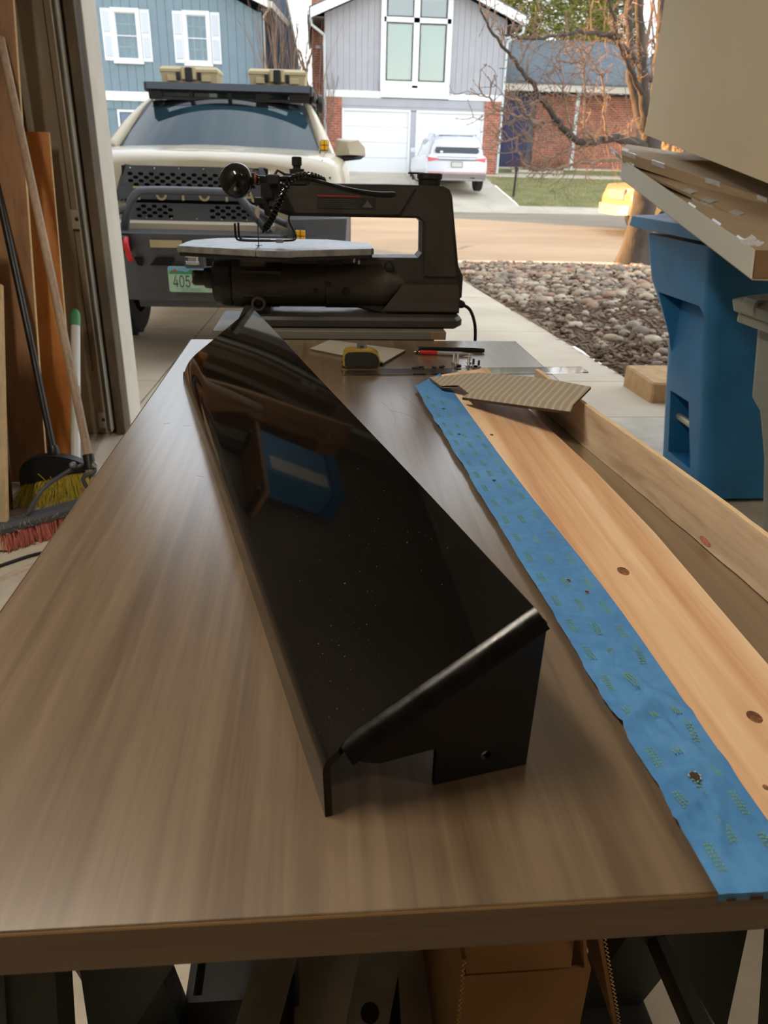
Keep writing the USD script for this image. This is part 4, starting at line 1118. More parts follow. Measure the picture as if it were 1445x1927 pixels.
def leaning(name, label, cat, x0, x1, y0, y1, H, t, m, edge, skew=0.0):
    """A board on the floor at y0, its top leaning back to y1 at height H; skew slides the top sideways."""
    th = thing(name, label, cat, ((x0 + x1) / 2, y0, 0))
    n = np.array([0, -(H), (y1 - y0)]) / math.hypot(H, y1 - y0)      # the face turned to the camera

    def slab_(a, b, o0, o1):
        return hull([(x + s, y + n[1] * o, z + n[2] * o) for x in (a, b) for y, z, s in ((y0, .004, 0), (y1, H, skew)) for o in (o0, o1)])
    part('face', slab_(x0, x1 - .002, 0, t), m, th)
    part('edge_band', slab_(x1 - .002, x1, -.0004, t + .0004), edge, th)
    return th


leaning('plywood_board', 'short orange plywood board leaning on the wall behind the broom handles', 'board', -1.30, -1.10, 2.84, 3.10, 1.255, .014, M['ply_orange'], M['ply_edge'], -.006)
leaning('plywood_board', 'tall brown plywood board with pale edge leaning left of the orange board', 'board', -1.345, -1.155, 2.62, 3.02, 2.0, .016, M['ply_brown'], M['ply_edge'], .045)
leaning('wood_board', 'narrow maroon board standing behind the pale board at the far left', 'board', -1.33, -1.20, 2.36, 2.60, .95, .018, M['maroon'], M['maroon'], .01)
leaning('wood_board', 'pale beige board on edge at the far left beside the red push broom', 'board', -1.34, -1.098, 2.03, 2.33, .795, .020, M['beige_board'], M['ply_edge'], .012)
# white pole with a green cap
wp = thing('white_tube', 'long white plastic tube with rounded green cap leaning behind the brooms', 'tube', (-1.02, 2.62, 0))
a_, b_ = np.array([-1.045, 2.60, .006]), np.array([-1.085, 3.02, .56])
d_ = (b_ - a_) / np.linalg.norm(b_ - a_)
part('tube', cyl(a_, b_, .0185, None, 20), mat('milky_plastic', S(206, 208, 202), .35, transmission_weight=0.0, coat=.3), wp, smooth=40)
part('collar', cyl(a_ + d_ * .38, a_ + d_ * .40, .0195, None, 20), mat('tape_grey', S(170, 168, 160), .6), wp, smooth=40)
part('end_cap', lathe(b_ - d_ * .03, d_, [(0, .019), (.03, .0205), (.055, .0195), (.07, .014), (.078, .006), (.08, 0)], 20), mat('green_cap', S(74, 146, 96), .4), wp, smooth=50)
# door track: a steel channel on the casing
M['track'] = mat('track_steel', S(176, 170, 156), .5, .35, var=.25, vs=14, stretch=(1, 1, .2))
dt = thing('door_track', 'upright steel door track screwed beside the garage opening', 'door track', (-1.04, 3.15, 0))
part('channel', extrude([(-1.055, 3.145), (-1.050, 3.145), (-1.050, 3.19), (-1.036, 3.19), (-1.036, 3.15), (-1.033, 3.146), (-1.033, 3.198), (-1.055, 3.198)], 2.2, 'xy', .03), M['track'], dt)
for z in (.035, .9, 1.75):
    br = part('bracket', box(-1.098, -1.05, 3.196, 3.200, z, z + .075), M['track'], dt)
    part('bolt', lathe((-1.075, 3.196, z + .04), (0, -1, 0), [(0, .009), (.005, .008), (.006, 0)], 6), M['dark_steel'], br)

# angle broom
br = thing('broom', 'angle broom with black handle and flared yellow bristles standing on the floor', 'broom', (-1.08, 2.42, 0))
part('handle', tube([(-1.055, 2.44, .20), (-1.132, 2.605, .59), (-1.232, 2.81, 1.09)], .0125, 12), M['black_plastic'], br, smooth=True)
part('socket', tube([(-1.050, 2.43, .165), (-1.056, 2.443, .215)], [.024, .017], 12), M['black_plastic'], br, smooth=True)
hd = poly(spline([(-1.178, .072, 0), (-1.175, .125, 0), (-1.15, .165, 0), (-1.10, .186, 0), (-1.04, .188, 0), (-.985, .178, 0), (-.94, .158, 0)], 4)[:, :2].tolist() + [(-.94, .125), (-.985, .122), (-1.08, .100), (-1.178, .072)])
part('head', bevex(hd, .05, .006, 'xz', 2.395), M['black_plastic'], br)
r9 = np.random.default_rng(9)


def bristles(n, root, tip, r, wob, k=5):
    o = []
    for _ in range(n):
        s, u = r9.uniform(), r9.uniform(-1, 1)
        a, b = np.array(root(s, u)), np.array(tip(s, u)) + r9.normal(0, wob, 3) * [1, 1, .5]
        b[2] = max(b[2], .003)
        m = (a + b) / 2 + r9.normal(0, wob * .5, 3)
        o.append(tube([a, m, b], [r, r, r * .8], 4))
    return join(o)


M['yellow_bristle'] = mat('yellow_bristle', S(232, 210, 70), .55, each=.3)
rt = lambda s, u: (-1.172 + .225 * s, 2.42 + .02 * u, .078 + .05 * s)
part('bristles', bristles(620, rt, lambda s, u: (-1.215 + .31 * s, 2.40 + .055 * u, .006), .0011, .012), M['yellow_bristle'], br, smooth=True, kind='stuff')
part('loose_bristles', join([tube(spline(P, 4), .0012, 4) for P in ([(-1.15, 2.39, .09), (-1.20, 2.37, .04), (-1.222, 2.365, .012)], [(-1.13, 2.39, .085), (-1.185, 2.37, .03), (-1.205, 2.36, .014)], [(-1.10, 2.38, .13), (-1.05, 2.37, .08), (-1.0, 2.37, .035)], [(-1.06, 2.38, .12), (-1.02, 2.37, .05), (-.99, 2.365, .012)], [(-1.12, 2.38, .08), (-1.10, 2.375, .02), (-1.10, 2.37, .01)])]), M['yellow_bristle'], br, smooth=True, kind='stuff')
# push broom
pb = thing('push_broom', 'push broom with ash handle and red bristles lying in front of the yellow broom', 'broom', (-1.06, 2.2, 0))
part('handle', tube([(-.862, 2.235, .12), (-1.012, 2.57, .82), (-1.162, 2.882, 1.54)], .0145, 12), M['ash'], pb, smooth=True)
p0, p1 = np.array([-1.125, 2.03, .066]), np.array([-.80, 2.31, .066])
u_ = (p1 - p0) / np.linalg.norm(p1 - p0)
w_ = np.array([u_[1], -u_[0], 0])
M['broom_grey'] = mat('broom_grey', S(74, 76, 80), .5)
part('block', hull([p + w_ * a + [0, 0, z] for p in (p0, p1) for a, z in ((-.028, 0), (.028, 0), (-.030, .018), (.030, .018), (-.020, .03), (.020, .03))]), M['broom_grey'], pb)
M['red_bristle'] = mat('red_bristle', S(240, 142, 126), .6, each=.3)
M['dark_bristle'] = mat('dark_bristle', S(64, 44, 46), .7, each=.3)
L_ = np.linalg.norm(p1 - p0)
rt = lambda s, u: p0 + u_ * (L_ * s) + w_ * (.024 * u) + [0, 0, .002]
for nm, n, ulo, uhi, m in (('red_bristles', 900, .1, 1.0, M['red_bristle']), ('dark_bristles', 300, -1, .1, M['dark_bristle'])):
    part(nm, bristles(n, lambda s, u: rt(s, ulo + (uhi - ulo) * (u + 1) / 2), lambda s, u: rt(s, 1.5 * (ulo + (uhi - ulo) * (u + 1) / 2)) + [0, 0, -.062], .0013, .005), m, pb, smooth=True, kind='stuff')
part('stray_bristles', bristles(60, lambda s, u: rt(s, 1.0) + [0, 0, 0], lambda s, u: rt(s, 1.5) + [0, 0, .016 + .014 * u], .0007, .006), mat('white_bristle', S(220, 210, 200), .6), pb, smooth=True, kind='stuff')
for e in (-1, 1):
    part('brace', tube(spline([tuple((p0 + p1) / 2 + u_ * e * .115 + [0, 0, .03]), tuple((p0 + p1) / 2 + u_ * e * .07 + [.01, .02, .10]), (-.905 + e * .045, 2.245, .19), (-.888 + e * .016, 2.275, .205)], 5), .0075, 8), M['broom_grey'], pb, smooth=True)
    part('wing_nut', lathe((-.895 + e * .036, 2.255, .212), (0, -1, .2), [(0, .012), (.012, .011), (.018, .006), (.02, 0)], 10), mat('nut_grey', S(140, 140, 140), .4, .5) if e < 0 else M['steel'], pb)
part('clamp', cyl((-.878, 2.268, .19), (-.888, 2.29, .235), .019, None, 14), M['black_plastic'], pb, smooth=40)
lf = solo('leaf', grid(lambda u, v: (-.955 + .045 * u, 2.35 - .01 * u, .085 - .04 * u + .022 * (v - .5) * (1 - (2 * u - 1) ** 2) + .006 * math.sin(5 * u)), 8, 4), mat('dry_leaf_pink', S(214, 160, 130), .8), 'dry curled pinkish leaf caught in the yellow broom bristles', 'leaf')
solo('cable', tube(spline([(-1.30, 1.74, .006), (-1.16, 1.83, .006), (-1.07, 1.93, .006), (-.98, 2.0, .006), (-.85, 2.02, .006), (-.6, 1.9, .006)], 6), .0055, 8), M['black_rubber'], 'black cable lying on the garage floor left of the bench', 'cable', smooth=True)
struct('floor_seam', hull([(-1.30, 1.56, .0005), (-1.27, 1.55, .0005), (-.72, 2.29, .0005), (-.70, 2.26, .0005), (-1.29, 1.56, .003), (-.71, 2.28, .003)]), mat('seam_sealant', S(186, 168, 148), .8, var=.2, vs=30))

# ---------------------------------------------------------------- right of the bench: bins and cartons
M['bin_blue'] = mat('bin_blue', S(40, 114, 166), .42, var=.12, vs=5, rvar=.1, bump=.0006, bs=40)
M['bin_grey'] = mat('bin_grey', S(134, 136, 126), .5, var=.08, vs=6)
M['tub_cyan'] = mat('tub_cyan', S(72, 168, 204), .4)
M['axle'] = mat('axle_zinc', S(200, 196, 180), .45, .6)


def brick8(x0, x1, y0, y1, z, r=.04, n=4):
    P = np.array(sg.box(x0, y0, x1, y1).buffer(-r).buffer(r, quad_segs=n).exterior.coords)[:-1]
    return [(a, b, z) for a, b in P]


bb = thing('wheeled_bin', 'tall blue wheeled bin with recessed back and bare axle beside the driveway', 'bin', (1.62, 2.65, 0))
secs = [(.02, 1.385, 1.86, 2.335, 2.74), (.36, 1.36, 1.90, 2.38, 2.785), (.56, 1.342, 1.92, 2.415, 2.80), (.66, 1.332, 1.94, 2.428, 2.90), (.76, 1.32, 1.95, 2.438, 3.01), (.935, 1.30, 1.98, 2.45, 3.07)]
sh_ = m3.Manifold(m3.Mesh(np.asarray(arr(loft([brick8(a, b, c, d, z, .05) for z, a, b, c, d in secs]))[0], np.float32), np.asarray(arr(loft([brick8(a, b, c, d, z, .05) for z, a, b, c, d in secs]))[1], np.uint32)))
mk = lambda P: m3.Manifold.hull_points(np.array(P, float))
cut1 = mk([(1.2, 2.93, .72), (1.2, 2.50, .728), (1.2, 2.45, .70), (1.2, 2.44, .53), (1.2, 2.74, .52), (1.2, 2.80, .60), (1.42, 2.86, .715), (1.42, 2.53, .718), (1.42, 2.50, .69), (1.345, 2.47, .50), (1.345, 2.72, .50)])
cut2 = mk([(1.2, 2.70, .352), (1.2, 2.53, .352), (1.2, 2.45, .10), (1.2, 2.66, .10), (1.50, 2.70, .352), (1.50, 2.53, .352), (1.50, 2.45, .10), (1.50, 2.66, .10)])
part('body', sh_ - cut1 - cut2, M['bin_blue'], bb, smooth=35)
part('rim', loft([brick8(1.255, 2.02, 2.40, 3.115, .955, .05), brick8(1.235, 2.04, 2.38, 3.135, .962, .06), brick8(1.24, 2.03, 2.385, 3.13, 1.0, .06), brick8(1.26, 2.0, 2.40, 3.11, 1.004, .06), brick8(1.32, 1.95, 2.46, 3.05, 1.004, .06), brick8(1.32, 1.95, 2.46, 3.05, .955, .06)]), M['bin_blue'], bb, smooth=35)
part('lid', loft([brick8(1.30, 1.97, 2.44, 3.07, 1.003, .06), brick8(1.34, 1.93, 2.48, 3.03, 1.022, .08), brick8(1.48, 1.8, 2.6, 2.9, 1.026, .08)]), M['bin_blue'], bb, smooth=35)
part('axle', cyl((1.41, 2.40, .245), (1.41, 2.74, .245), .0145, None, 16), M['axle'], bb, smooth=40)
ct = thing('tub', 'bright cyan plastic tub upside down on the blue bin lid', 'tub', (1.62, 2.95, 1.02))
part('shell', loft([brick8(1.385, 1.86, 2.78, 3.16, 1.032, .03), brick8(1.41, 1.84, 2.81, 3.13, 1.078, .04), brick8(1.43, 1.82, 2.83, 3.11, 1.084, .04)]), M['tub_cyan'], ct, smooth=35)
part('lip', loft([brick8(1.375, 1.87, 2.77, 3.17, 1.0285, .03), brick8(1.375, 1.87, 2.77, 3.17, 1.038, .03)]), M['tub_cyan'], ct, smooth=35)

gb = thing('wheeled_bin', 'grey wheeled bin with ribbed lid in shadow nearer the bench', 'bin', (1.5, 1.6, 0))
part('body', loft([brick8(1.26, 1.70, 1.34, 1.70, .02, .05), brick8(1.235, 1.74, 1.31, 1.80, .40, .05), brick8(1.222, 1.75, 1.30, 1.855, .53, .05), brick8(1.205, 1.75, 1.30, 1.885, .565, .05), brick8(1.20, 1.78, 1.28, 1.93, .775, .05)]), M['bin_grey'], gb, smooth=35)
part('rim', loft([brick8(1.185, 1.80, 1.26, 1.955, .765, .05), brick8(1.16, 1.82, 1.24, 1.98, .772, .05), brick8(1.16, 1.82, 1.24, 1.98, .797, .05), brick8(1.18, 1.80, 1.26, 1.96, .80, .05)]), M['bin_grey'], gb, smooth=35)
part('lid', loft([brick8(1.15, 1.83, 1.23, 2.0, .801, .06), brick8(1.145, 1.83, 1.225, 2.01, .83, .06), brick8(1.17, 1.81, 1.25, 1.98, .845, .07), brick8(1.25, 1.72, 1.35, 1.86, .875, .08), brick8(1.3, 1.68, 1.4, 1.8, .88, .08)]), M['bin_grey'], gb, smooth=35)
for k in range(4):
    part('lid_rib', box(1.142, 1.20, 1.32 + k * .17, 1.40 + k * .17, .803, .85, .006), M['bin_grey'], gb)

M['kraft'] = mat('kraft_card', S(180, 160, 132), .75, var=.06, vs=9, bump=.0004, bs=60)
M['kraft_dark'] = mat('kraft_inner', S(120, 92, 62), .85, var=.08, vs=9)
M['white_card'] = mat('white_card', S(206, 206, 196), .6, var=.03, vs=5)
M['packing_tape'] = mat('packing_tape', S(206, 208, 214), .15, spec=.8, var=.1, vs=60)
M['beige_panel'] = mat('beige_panel', S(232, 220, 190), .6, var=.02, vs=3)
V3 = lambda *p: np.array(p, float)


def sheet(a, b, c, d, t):
    """A flat board with corners a b c d, thickness t to the back of the face a-b-c-d."""
    a, b, c, d = (np.array(q, float) for q in (a, b, c, d))
    n = np.cross(b - a, d - a)
    n /= np.linalg.norm(n)
    return hull([q + n * o for q in (a, b, c, d) for o in (0, -t)])


oc = thing('carton', 'long open carton with a white outer side, lying tilted across the two bins', 'carton', (1.2, 2.2, .95))
nb, nt, fb, ft = V3(.954, 1.544, .946), V3(.961, 1.572, 1.010), V3(1.079, 2.836, 1.148), V3(1.086, 2.866, 1.215)
W = V3(.62, -.06, .0)
part('white_side', sheet(nb, fb, ft, nt, .004), M['white_card'], oc)
part('base', sheet(nb, nb + W, fb + W, fb, .004), M['kraft'], oc)
part('far_side', sheet(nb + W, nt + W, ft + W, fb + W, .004), M['kraft'], oc)
part('near_end', sheet(nb + V3(.004, .003, 0), nt + V3(.004, .003, -.003), nt + W * .98, nb + W * .98, .004), M['kraft_dark'], oc)
part('far_end', sheet(fb, ft, ft + W, fb + W, .004), M['kraft'], oc)
f0, f1 = V3(1.090, 2.852, 1.196), V3(1.262, 2.104, 1.027)
bk = V3(.45, .30, .075)
part('raised_flap', sheet(f0, f1, f1 + bk, f0 + bk, .005), M['kraft'], oc)
part('flap_hem', sheet(f0 + V3(-.002, -.002, .001), f0 + V3(0, 0, -.006), f1 + V3(0, 0, -.010), f1 + V3(-.002, -.002, .001), .002), M['kraft'], oc)
for q in (.06, .43, .60, .76, .90):
    s0, s1 = nt + (ft - nt) * (1 - q), nt + (ft - nt) * (1 - q - .05)
    if q != .43:
        part('tape', sheet(s0 + V3(-.002, 0, -.010), s1 + V3(-.002, 0, -.010), s1 + V3(.006, 0, .003), s0 + V3(.006, 0, .003), .0006), M['packing_tape'], oc)
for q in (.48, .62, .8):
    s0, s1 = f0 + (f1 - f0) * q, f0 + (f1 - f0) * (q + .06)
    part('tape', sheet(s0 + V3(-.003, -.003, .002), s1 + V3(-.003, -.003, .002), s1 + bk * .08 + V3(0, -.001, .003), s0 + bk * .08 + V3(0, -.001, .003), .0006), M['packing_tape'], oc)
r11 = np.random.default_rng(11)
crumple = noisy(grid(lambda u, v: tuple(V3(.962, 1.60, 1.012) + V3(.0, .06, .012) * u + V3(.035, 0, .012) * v), 9, 7), .008, 60, 5)
part('loose_tape', crumple, M['packing_tape'], oc, smooth=False)
part('loose_tape', noisy(grid(lambda u, v: tuple(V3(1.062, 2.80, 1.205) + V3(.0, .09, .03) * u + V3(-.03, .02, .03) * v), 9, 7), .012, 45, 6), M['packing_tape'], oc, smooth=False)
part('torn_tape', noisy(grid(lambda u, v: tuple(f0 + (f1 - f0) * (.55 + .42 * u) + V3(0, -.004, -.012 * v - .01 * math.sin(9 * u) * v)), 22, 3), .004, 50, 8), M['packing_tape'], oc, smooth=False)
# flat taped carton on the flap
fc = thing('flat_carton', 'flat brown taped carton lying on the raised flap under the beige carton', 'carton', (1.3, 2.6, 1.1))
b0, b1, b0t, b1t = V3(1.066, 2.815, 1.203), V3(1.408, 2.330, 1.064), V3(1.062, 2.832, 1.242), V3(1.408, 2.346, 1.098)
g0, g1 = V3(1.24, 3.262, 1.277), V3(1.787, 3.076, 1.206)
ext = lambda a, b, k: b + (b - a) * k
part('shell', hull([b0, ext(b0, b1, .5), b0t, ext(b0t, b1t, .5), g0, g1, g0 - V3(0, 0, .03), g1 - V3(0, 0, .03)]), M['kraft'], fc)
for q, w, dp in ((.0, .11, .35), (.23, .09, .14), (.60, .10, .12), (.93, .06, .10)):
    a0, a1 = b0t + (b1t - b0t) * q, b0t + (b1t - b0t) * (q + w)
    a2, a3 = b0 + (b1 - b0) * q, b0 + (b1 - b0) * (q + w)
    o = V3(-.003, -.004, .002)
    part('tape', sheet(a0 + o, a1 + o, a1 + (a3 - a1) * .4 + o, a0 + (a2 - a0) * .4 + o, .0006), M['packing_tape'], fc)
    part('tape', sheet(a0 + (g0 - b0t) * dp + V3(0, 0, .0022), a1 + (g0 - b0t) * dp + V3(0, 0, .0022), a1 + V3(0, 0, .0018), a0 + V3(0, 0, .0018), .0006), M['packing_tape'], fc)
part('lid_seam', sheet(b0t + (g0 - b0t) * .35 + V3(0, 0, .001), b1t + (g0 - b0t) * .5 + V3(.02, 0, .001), b1t + (g0 - b0t) * .54 + V3(.02, 0, .0035), b0t + (g0 - b0t) * .40 + V3(0, 0, .0035), .002), M['kraft'], fc)
# big beige carton on top
bc = thing('carton', 'large smooth beige carton standing on top of the flat brown carton', 'carton', (1.5, 2.5, 1.2))
q0, q1 = V3(1.235, 3.061, 1.308), V3(1.317, 2.209, 1.149)
q1 = q0 + (q1 - q0) * 1.25
Wb = V3(.75, .08, .02)
part('shell', hull([q0, q1, q0 + V3(0, 0, .95), q1 + V3(0, 0, 1.0), q0 + Wb, q1 + Wb, q0 + Wb + V3(0, 0, .95), q1 + Wb + V3(0, 0, 1.0)]), M['beige_panel'], bc)
part('flap_seam', sheet(q0 + V3(-.001, 0, .95), q1 + V3(-.001, 0, 1.0), q1 + V3(.05, 0, 1.004), q0 + V3(.05, 0, .954), .002), M['beige_panel'], bc)

# ---------------------------------------------------------------- under the bench
M['green_plastic'] = mat('dark_green_plastic', S(42, 48, 40), .55, var=.1, vs=12, bump=.0005, bs=60)
M['grey_steel'] = mat('worn_grey_steel', S(110, 108, 100), .5, .4, var=.25, vs=10)
M['tool_grey'] = mat('tool_grey', S(120, 122, 124), .6)


def sawhorse(label, y, x0=-.40, x1=.40):
    t = thing('sawhorse', label, 'sawhorse', (0, y, 0))
    part('beam', box(x0, x1, y - .05, y + .05, .70, .7672, .006), M['green_plastic'], t)
    for s, xa in ((1, x0), (-1, x1)):
        for e in (-1, 1):
            X0, X1 = sorted((xa + s * .01, xa + s * .105))
            l = part('leg', hull([(x, y + e * d, z) for x in (X0, X1) for d, z in ((.012, .73), (.05, .73), (.235, 0), (.28, 0))]), M['green_plastic'], t)
            part('leg_rib', hull([(x, y + e * (d + .006), z) for x in ((X0 + X1) / 2 - .012, (X0 + X1) / 2 + .012) for d, z in ((.05, .70), (.056, .70), (.275, .03), (.281, .03))]), M['green_plastic'], l)
        part('gusset', hull([(xa + s * .10, y + e * .02, .70) for e in (-1, 1)] + [(xa + s * .27, y + e * .02, .70) for e in (-1, 1)] + [(xa + s * .10, y + e * .05, .40) for e in (-1, 1)]), M['green_plastic'], t)
        part('spreader', box(xa + s * .04, xa + s * .07, y - .17, y + .17, .25, .28, .005), M['green_plastic'], t)
        part('foot_pad', box(min(xa, xa + s * .12), max(xa, xa + s * .12), y - .285, y + .285, .0, .012, .004), M['black_rubber'], t)
    return t


sawhorse('near dark green plastic sawhorse under the front edge of the bench', .20)
sawhorse('far dark green plastic sawhorse under the back half of the bench', 1.26)
ft_ = thing('tool_stand', 'folded black and grey steel tool stand on the floor under the bench', 'tool stand', (-.1, .62, 0))
part('plate', box(-.285, .10, .66, .69, .02, .16, .004), M['tool_grey'], ft_)
part('tray', extrude(sg.box(-.28, .42, -.18, .64).difference(sg.Point(-.235, .56).buffer(.035)), .05, 'xy', .03), M['black_plastic'], ft_)
part('tray_rim', extrude(sg.box(-.285, .415, -.175, .645).difference(sg.box(-.275, .425, -.185, .635)), .09, 'xy', .02), M['black_plastic'], ft_)
part('frame', tube(spline([(-.155, .36, .02), (-.15, .50, .08), (-.135, .58, .12), (-.04, .60, .12), (-.02, .56, .10), (-.0, .40, .05)], 6), .018, 10), M['black_plastic'], ft_, smooth=True)
part('frame', tube(spline([(.0, .36, .02), (.005, .56, .10), (.025, .62, .13), (.045, .60, .10), (.048, .59, .03)], 6), .018, 10), M['black_plastic'], ft_, smooth=True)
for x0, x1, hl in ((-.225, -.145, ()), (-.085, -.010, (.3, .62, .85))):
    a, b = V3(x0, .26, .16), V3(x1, .48, .30)
    bar = sheet(a, a + V3(.055, 0, 0), b + V3(.055, 0, 0), b, .006)
    part('bar', bar, M['grey_steel'], ft_)
    for q in hl:
        part('bar_hole', lathe(tuple(a + (b - a) * q + V3(.028, 0, .0)), tuple(np.cross(V3(1, 0, 0), b - a)), [(0, .012), (.002, .011), (.0022, .006), (.0023, 0)], 12), M['black_void'], ft_)
part('bar_post', join(box(-.16, -.13, .47, .50, .0, .30, .003)), M['grey_steel'], ft_)
part('bar_post', join(box(-.02, .01, .47, .50, .0, .30, .003)), M['grey_steel'], ft_)
part('bar_post', box(-.225, -.18, .255, .275, .0, .165, .003), M['grey_steel'], ft_)
part('bar_post', box(-.08, -.04, .255, .275, .0, .165, .003), M['grey_steel'], ft_)
cb = thing('cardboard_box', 'open brown cardboard box with raised flaps on the floor under the bench', 'box', (.15, .45, 0))
M['brown_card'] = mat('brown_card', S(150, 110, 66), .8, var=.08, vs=10)
for nm, P in (('front_panel', (.075, .225, .30, .305, 0, .30)), ('back_panel', (.075, .225, .555, .56, 0, .30)), ('side_panel', (.07, .075, .30, .56, 0, .33)), ('side_panel', (.225, .23, .30, .56, 0, .30)), ('base', (.075, .225, .305, .555, 0, .005))):
    part(nm, box(*P), M['brown_card'], cb)
part('flap', sheet((.077, .301, .302), (.205, .301, .302), (.207, .312, .362), (.072, .312, .362), .004), M['brown_card'], cb)
part('flap', sheet((.226, .30, .30), (.226, .56, .30), (.212, .56, .38), (.212, .30, .38), .004), M['brown_card'], cb)
rib = lambda a, b, n: join([tube([a + (b - a) * (k / n), a + (b - a) * ((k + .5) / n) + V3(.004, 0, 0), a + (b - a) * ((k + 1) / n)], .0006, 3) for k in range(n)])
part('flap', sheet((.232, .302, .37), (.285, .302, .17), (.287, .45, .17), (.245, .45, .37), .005), M['brown_card'], cb)
part('flute', rib(V3(.232, .2985, .37), V3(.285, .2985, .17), 26), M['ply_edge'], cb)
part('flute', rib(V3(.071, .2985, .33), V3(.071, .2985, .02), 34), M['ply_edge'], cb)

# ---------------------------------------------------------------- scroll saw on its stand behind the bench
M['saw_body'] = mat('saw_casting', S(46, 43, 38), .42, var=.12, vs=14, rvar=.08, bump=.0003, bs=220)
M['saw_dust'] = mat('saw_dusty_casting', S(56, 50, 43), .5, var=.25, vs=10, stretch=(.4, 1, 2))
M['saw_table'] = mat('saw_table_steel', S(176, 180, 184), .34, .85, var=.12, vs=18, rvar=.1)
M['stand_grey'] = mat('stand_grey', S(96, 92, 84), .45)
M['label_black'] = mat('label_black', S(20, 19, 18), .5)
M['label_red'] = mat('label_red', S(120, 34, 30), .5)
M['label_grey'] = mat('label_grey', S(70, 66, 60), .6)
ss = thing('saw_stand', 'low stand under the scroll saw just behind the bench', 'stand', (-.06, 1.66, 0))
part('top', box(-.30, .19, 1.54, 1.80, .765, .7965, .003), M['ply_brown'], ss)
for x in (-.28, .13):
    for y in (1.56, 1.74):
        part('leg', box(x, x + .04, y, y + .04, 0, .7649, .003), M['ply_brown'], ss)
part('rail', box(-.26, .15, 1.57, 1.59, .30, .36, .003), M['ply_brown'], ss)
bp_ = thing('base_board', 'thin grey board with pale top edge under the scroll saw', 'board', (-.06, 1.64, .797))
part('panel', box(-.332, .216, 1.532, 1.79, .797, .8165, .0012), M['stand_grey'], bp_)
part('corner_block', box(.181, .214, 1.5305, 1.56, .798, .8155, .001), M['kraft_dark'], bp_)

sw_ = thing('scroll_saw', 'dark scroll saw with steel table and round lamp standing behind the bench', 'scroll saw', (-.02, 1.66, .8165))
part('base', loft([[(a, b, z) for a, b in ((-.272 + o, 1.56 + o), (.245 - o, 1.56 + o), (.262 - o, 1.59 + o), (.262 - o, 1.78), (-.272 + o, 1.78))] for z, o in ((.8168, .006), (.822, 0), (.836, 0), (.843, .006))]), M['saw_body'], sw_)
part('foot_block', hull([(x, y, z) for x, z in ((-.285, .8168), (-.20, .8168), (-.262, .862), (-.20, .858)) for y in (1.60, 1.74)]), M['saw_body'], sw_)
# C-shaped frame
cf = poly([(-.204, 1.131), (-.203, 1.078), (-.152, 1.062), (.150, 1.062), (.161, 1.052), (.163, .984), (.154, .973), (.02, .972), (-.02, .955), (-.02, .86), (.06, .842), (.262, .842), (.2625, .88), (.2535, .956), (.229, 1.112), (.222, 1.126), (.206, 1.1335), (.09, 1.134)])
part('frame', bevex(cf, .085, .005, 'xz', 1.628), M['saw_body'], sw_)
part('arm_cover', bevex([(-.198, 1.127), (-.197, 1.082), (-.150, 1.068), (.105, 1.068), (.142, 1.129)], .006, .002, 'xz', 1.6225), M['saw_body'], sw_)
part('column_cover', bevex([(.168, 1.054), (.228, 1.054), (.2405, 1.0), (.2495, .93), (.168, .93)], .006, .002, 'xz', 1.6225), M['saw_body'], sw_)
part('rear_cover', bevex([(.118, .914), (.252, .914), (.258, .90), (.258, .848), (.066, .848)], .008, .003, 'xz', 1.606), M['saw_dust'], sw_)
part('back_shell', hull([(x, y, z) for x, z in ((.245, .87), (.268, .88), (.268, .93), (.255, .955)) for y in (1.64, 1.70)]), M['saw_body'], sw_)
# drum along the base: motor housing with ribs and screws
mo = part('motor_housing', join(lathe((-.292, 1.66, .908), (1, 0, 0), [(0, .0), (0, .054), (.004, .058), (.11, .058), (.112, .0565), (.222, .0565), (.224, .058), (.36, .058), (.375, .055), (.42, .03), (.43, 0)], 40), box(-.20, .10, 1.63, 1.70, .93, .972, .004)), M['saw_dust'], sw_, smooth=35)
for z, dy in ((.937, -.0505), (.912, -.0575), (.886, -.0535)):
    part('housing_rib', hull([(x, 1.66 + dy + e, z + k) for x in (-.265, -.175) for e, k in ((.004, -.006), (-.001, -.004), (-.001, .004), (.004, .006))]), M['saw_dust'], mo)
for x, z, r in ((-.092, .897, .0045), (-.062, .914, .006), (-.020, .897, .0085), (-.062, .872, .004)):
    part('screw', lathe((x, 1.66 - math.sqrt(.058 ** 2 - (z - .908) ** 2) - .0005, z), (0, -1, 0), [(0, r * 1.2), (.001, r * 1.2), (.0012, r), (.0004, r * .9), (.0004, 0)], 16), M['black_plastic'], mo)
part('dust_port', lathe((-.228, 1.606, .868), (0, -1, 0), [(-.03, .018), (.022, .017), (.024, .015), (.024, .012), (0, .011), (0, 0)], 24), M['saw_dust'], sw_, smooth=35)
part('end_cap', lathe((-.338, 1.66, .908), (1, 0, 0), [(0, 0), (0, .044), (.006, .053), (.04, .0575), (.046, .056), (.046, 0)], 40), M['black_plastic'], sw_, smooth=35)
part('speed_knob', lathe((-.386, 1.655, .918), (1, 0, 0), [(0, 0), (0, .0165), (.004, .0185), (.026, .0185), (.028, .024), (.04, .026), (.048, .026), (.048, 0)], 18), M['black_plastic'], sw_, smooth=25)
part('depth_knob', lathe((.083, 1.63, .952), (0, -1, 0), [(0, .012), (.012, .0115), (.018, .009), (.02, 0)], 20), M['black_plastic'], sw_, smooth=40)
part('tilt_lever', join(tube([(-.135, 1.575, .984), (-.11, 1.56, .978), (-.085, 1.555, .984)], .006, 8), box(-.15, -.125, 1.565, 1.64, .968, .985, .003)), M['black_plastic'], sw_)
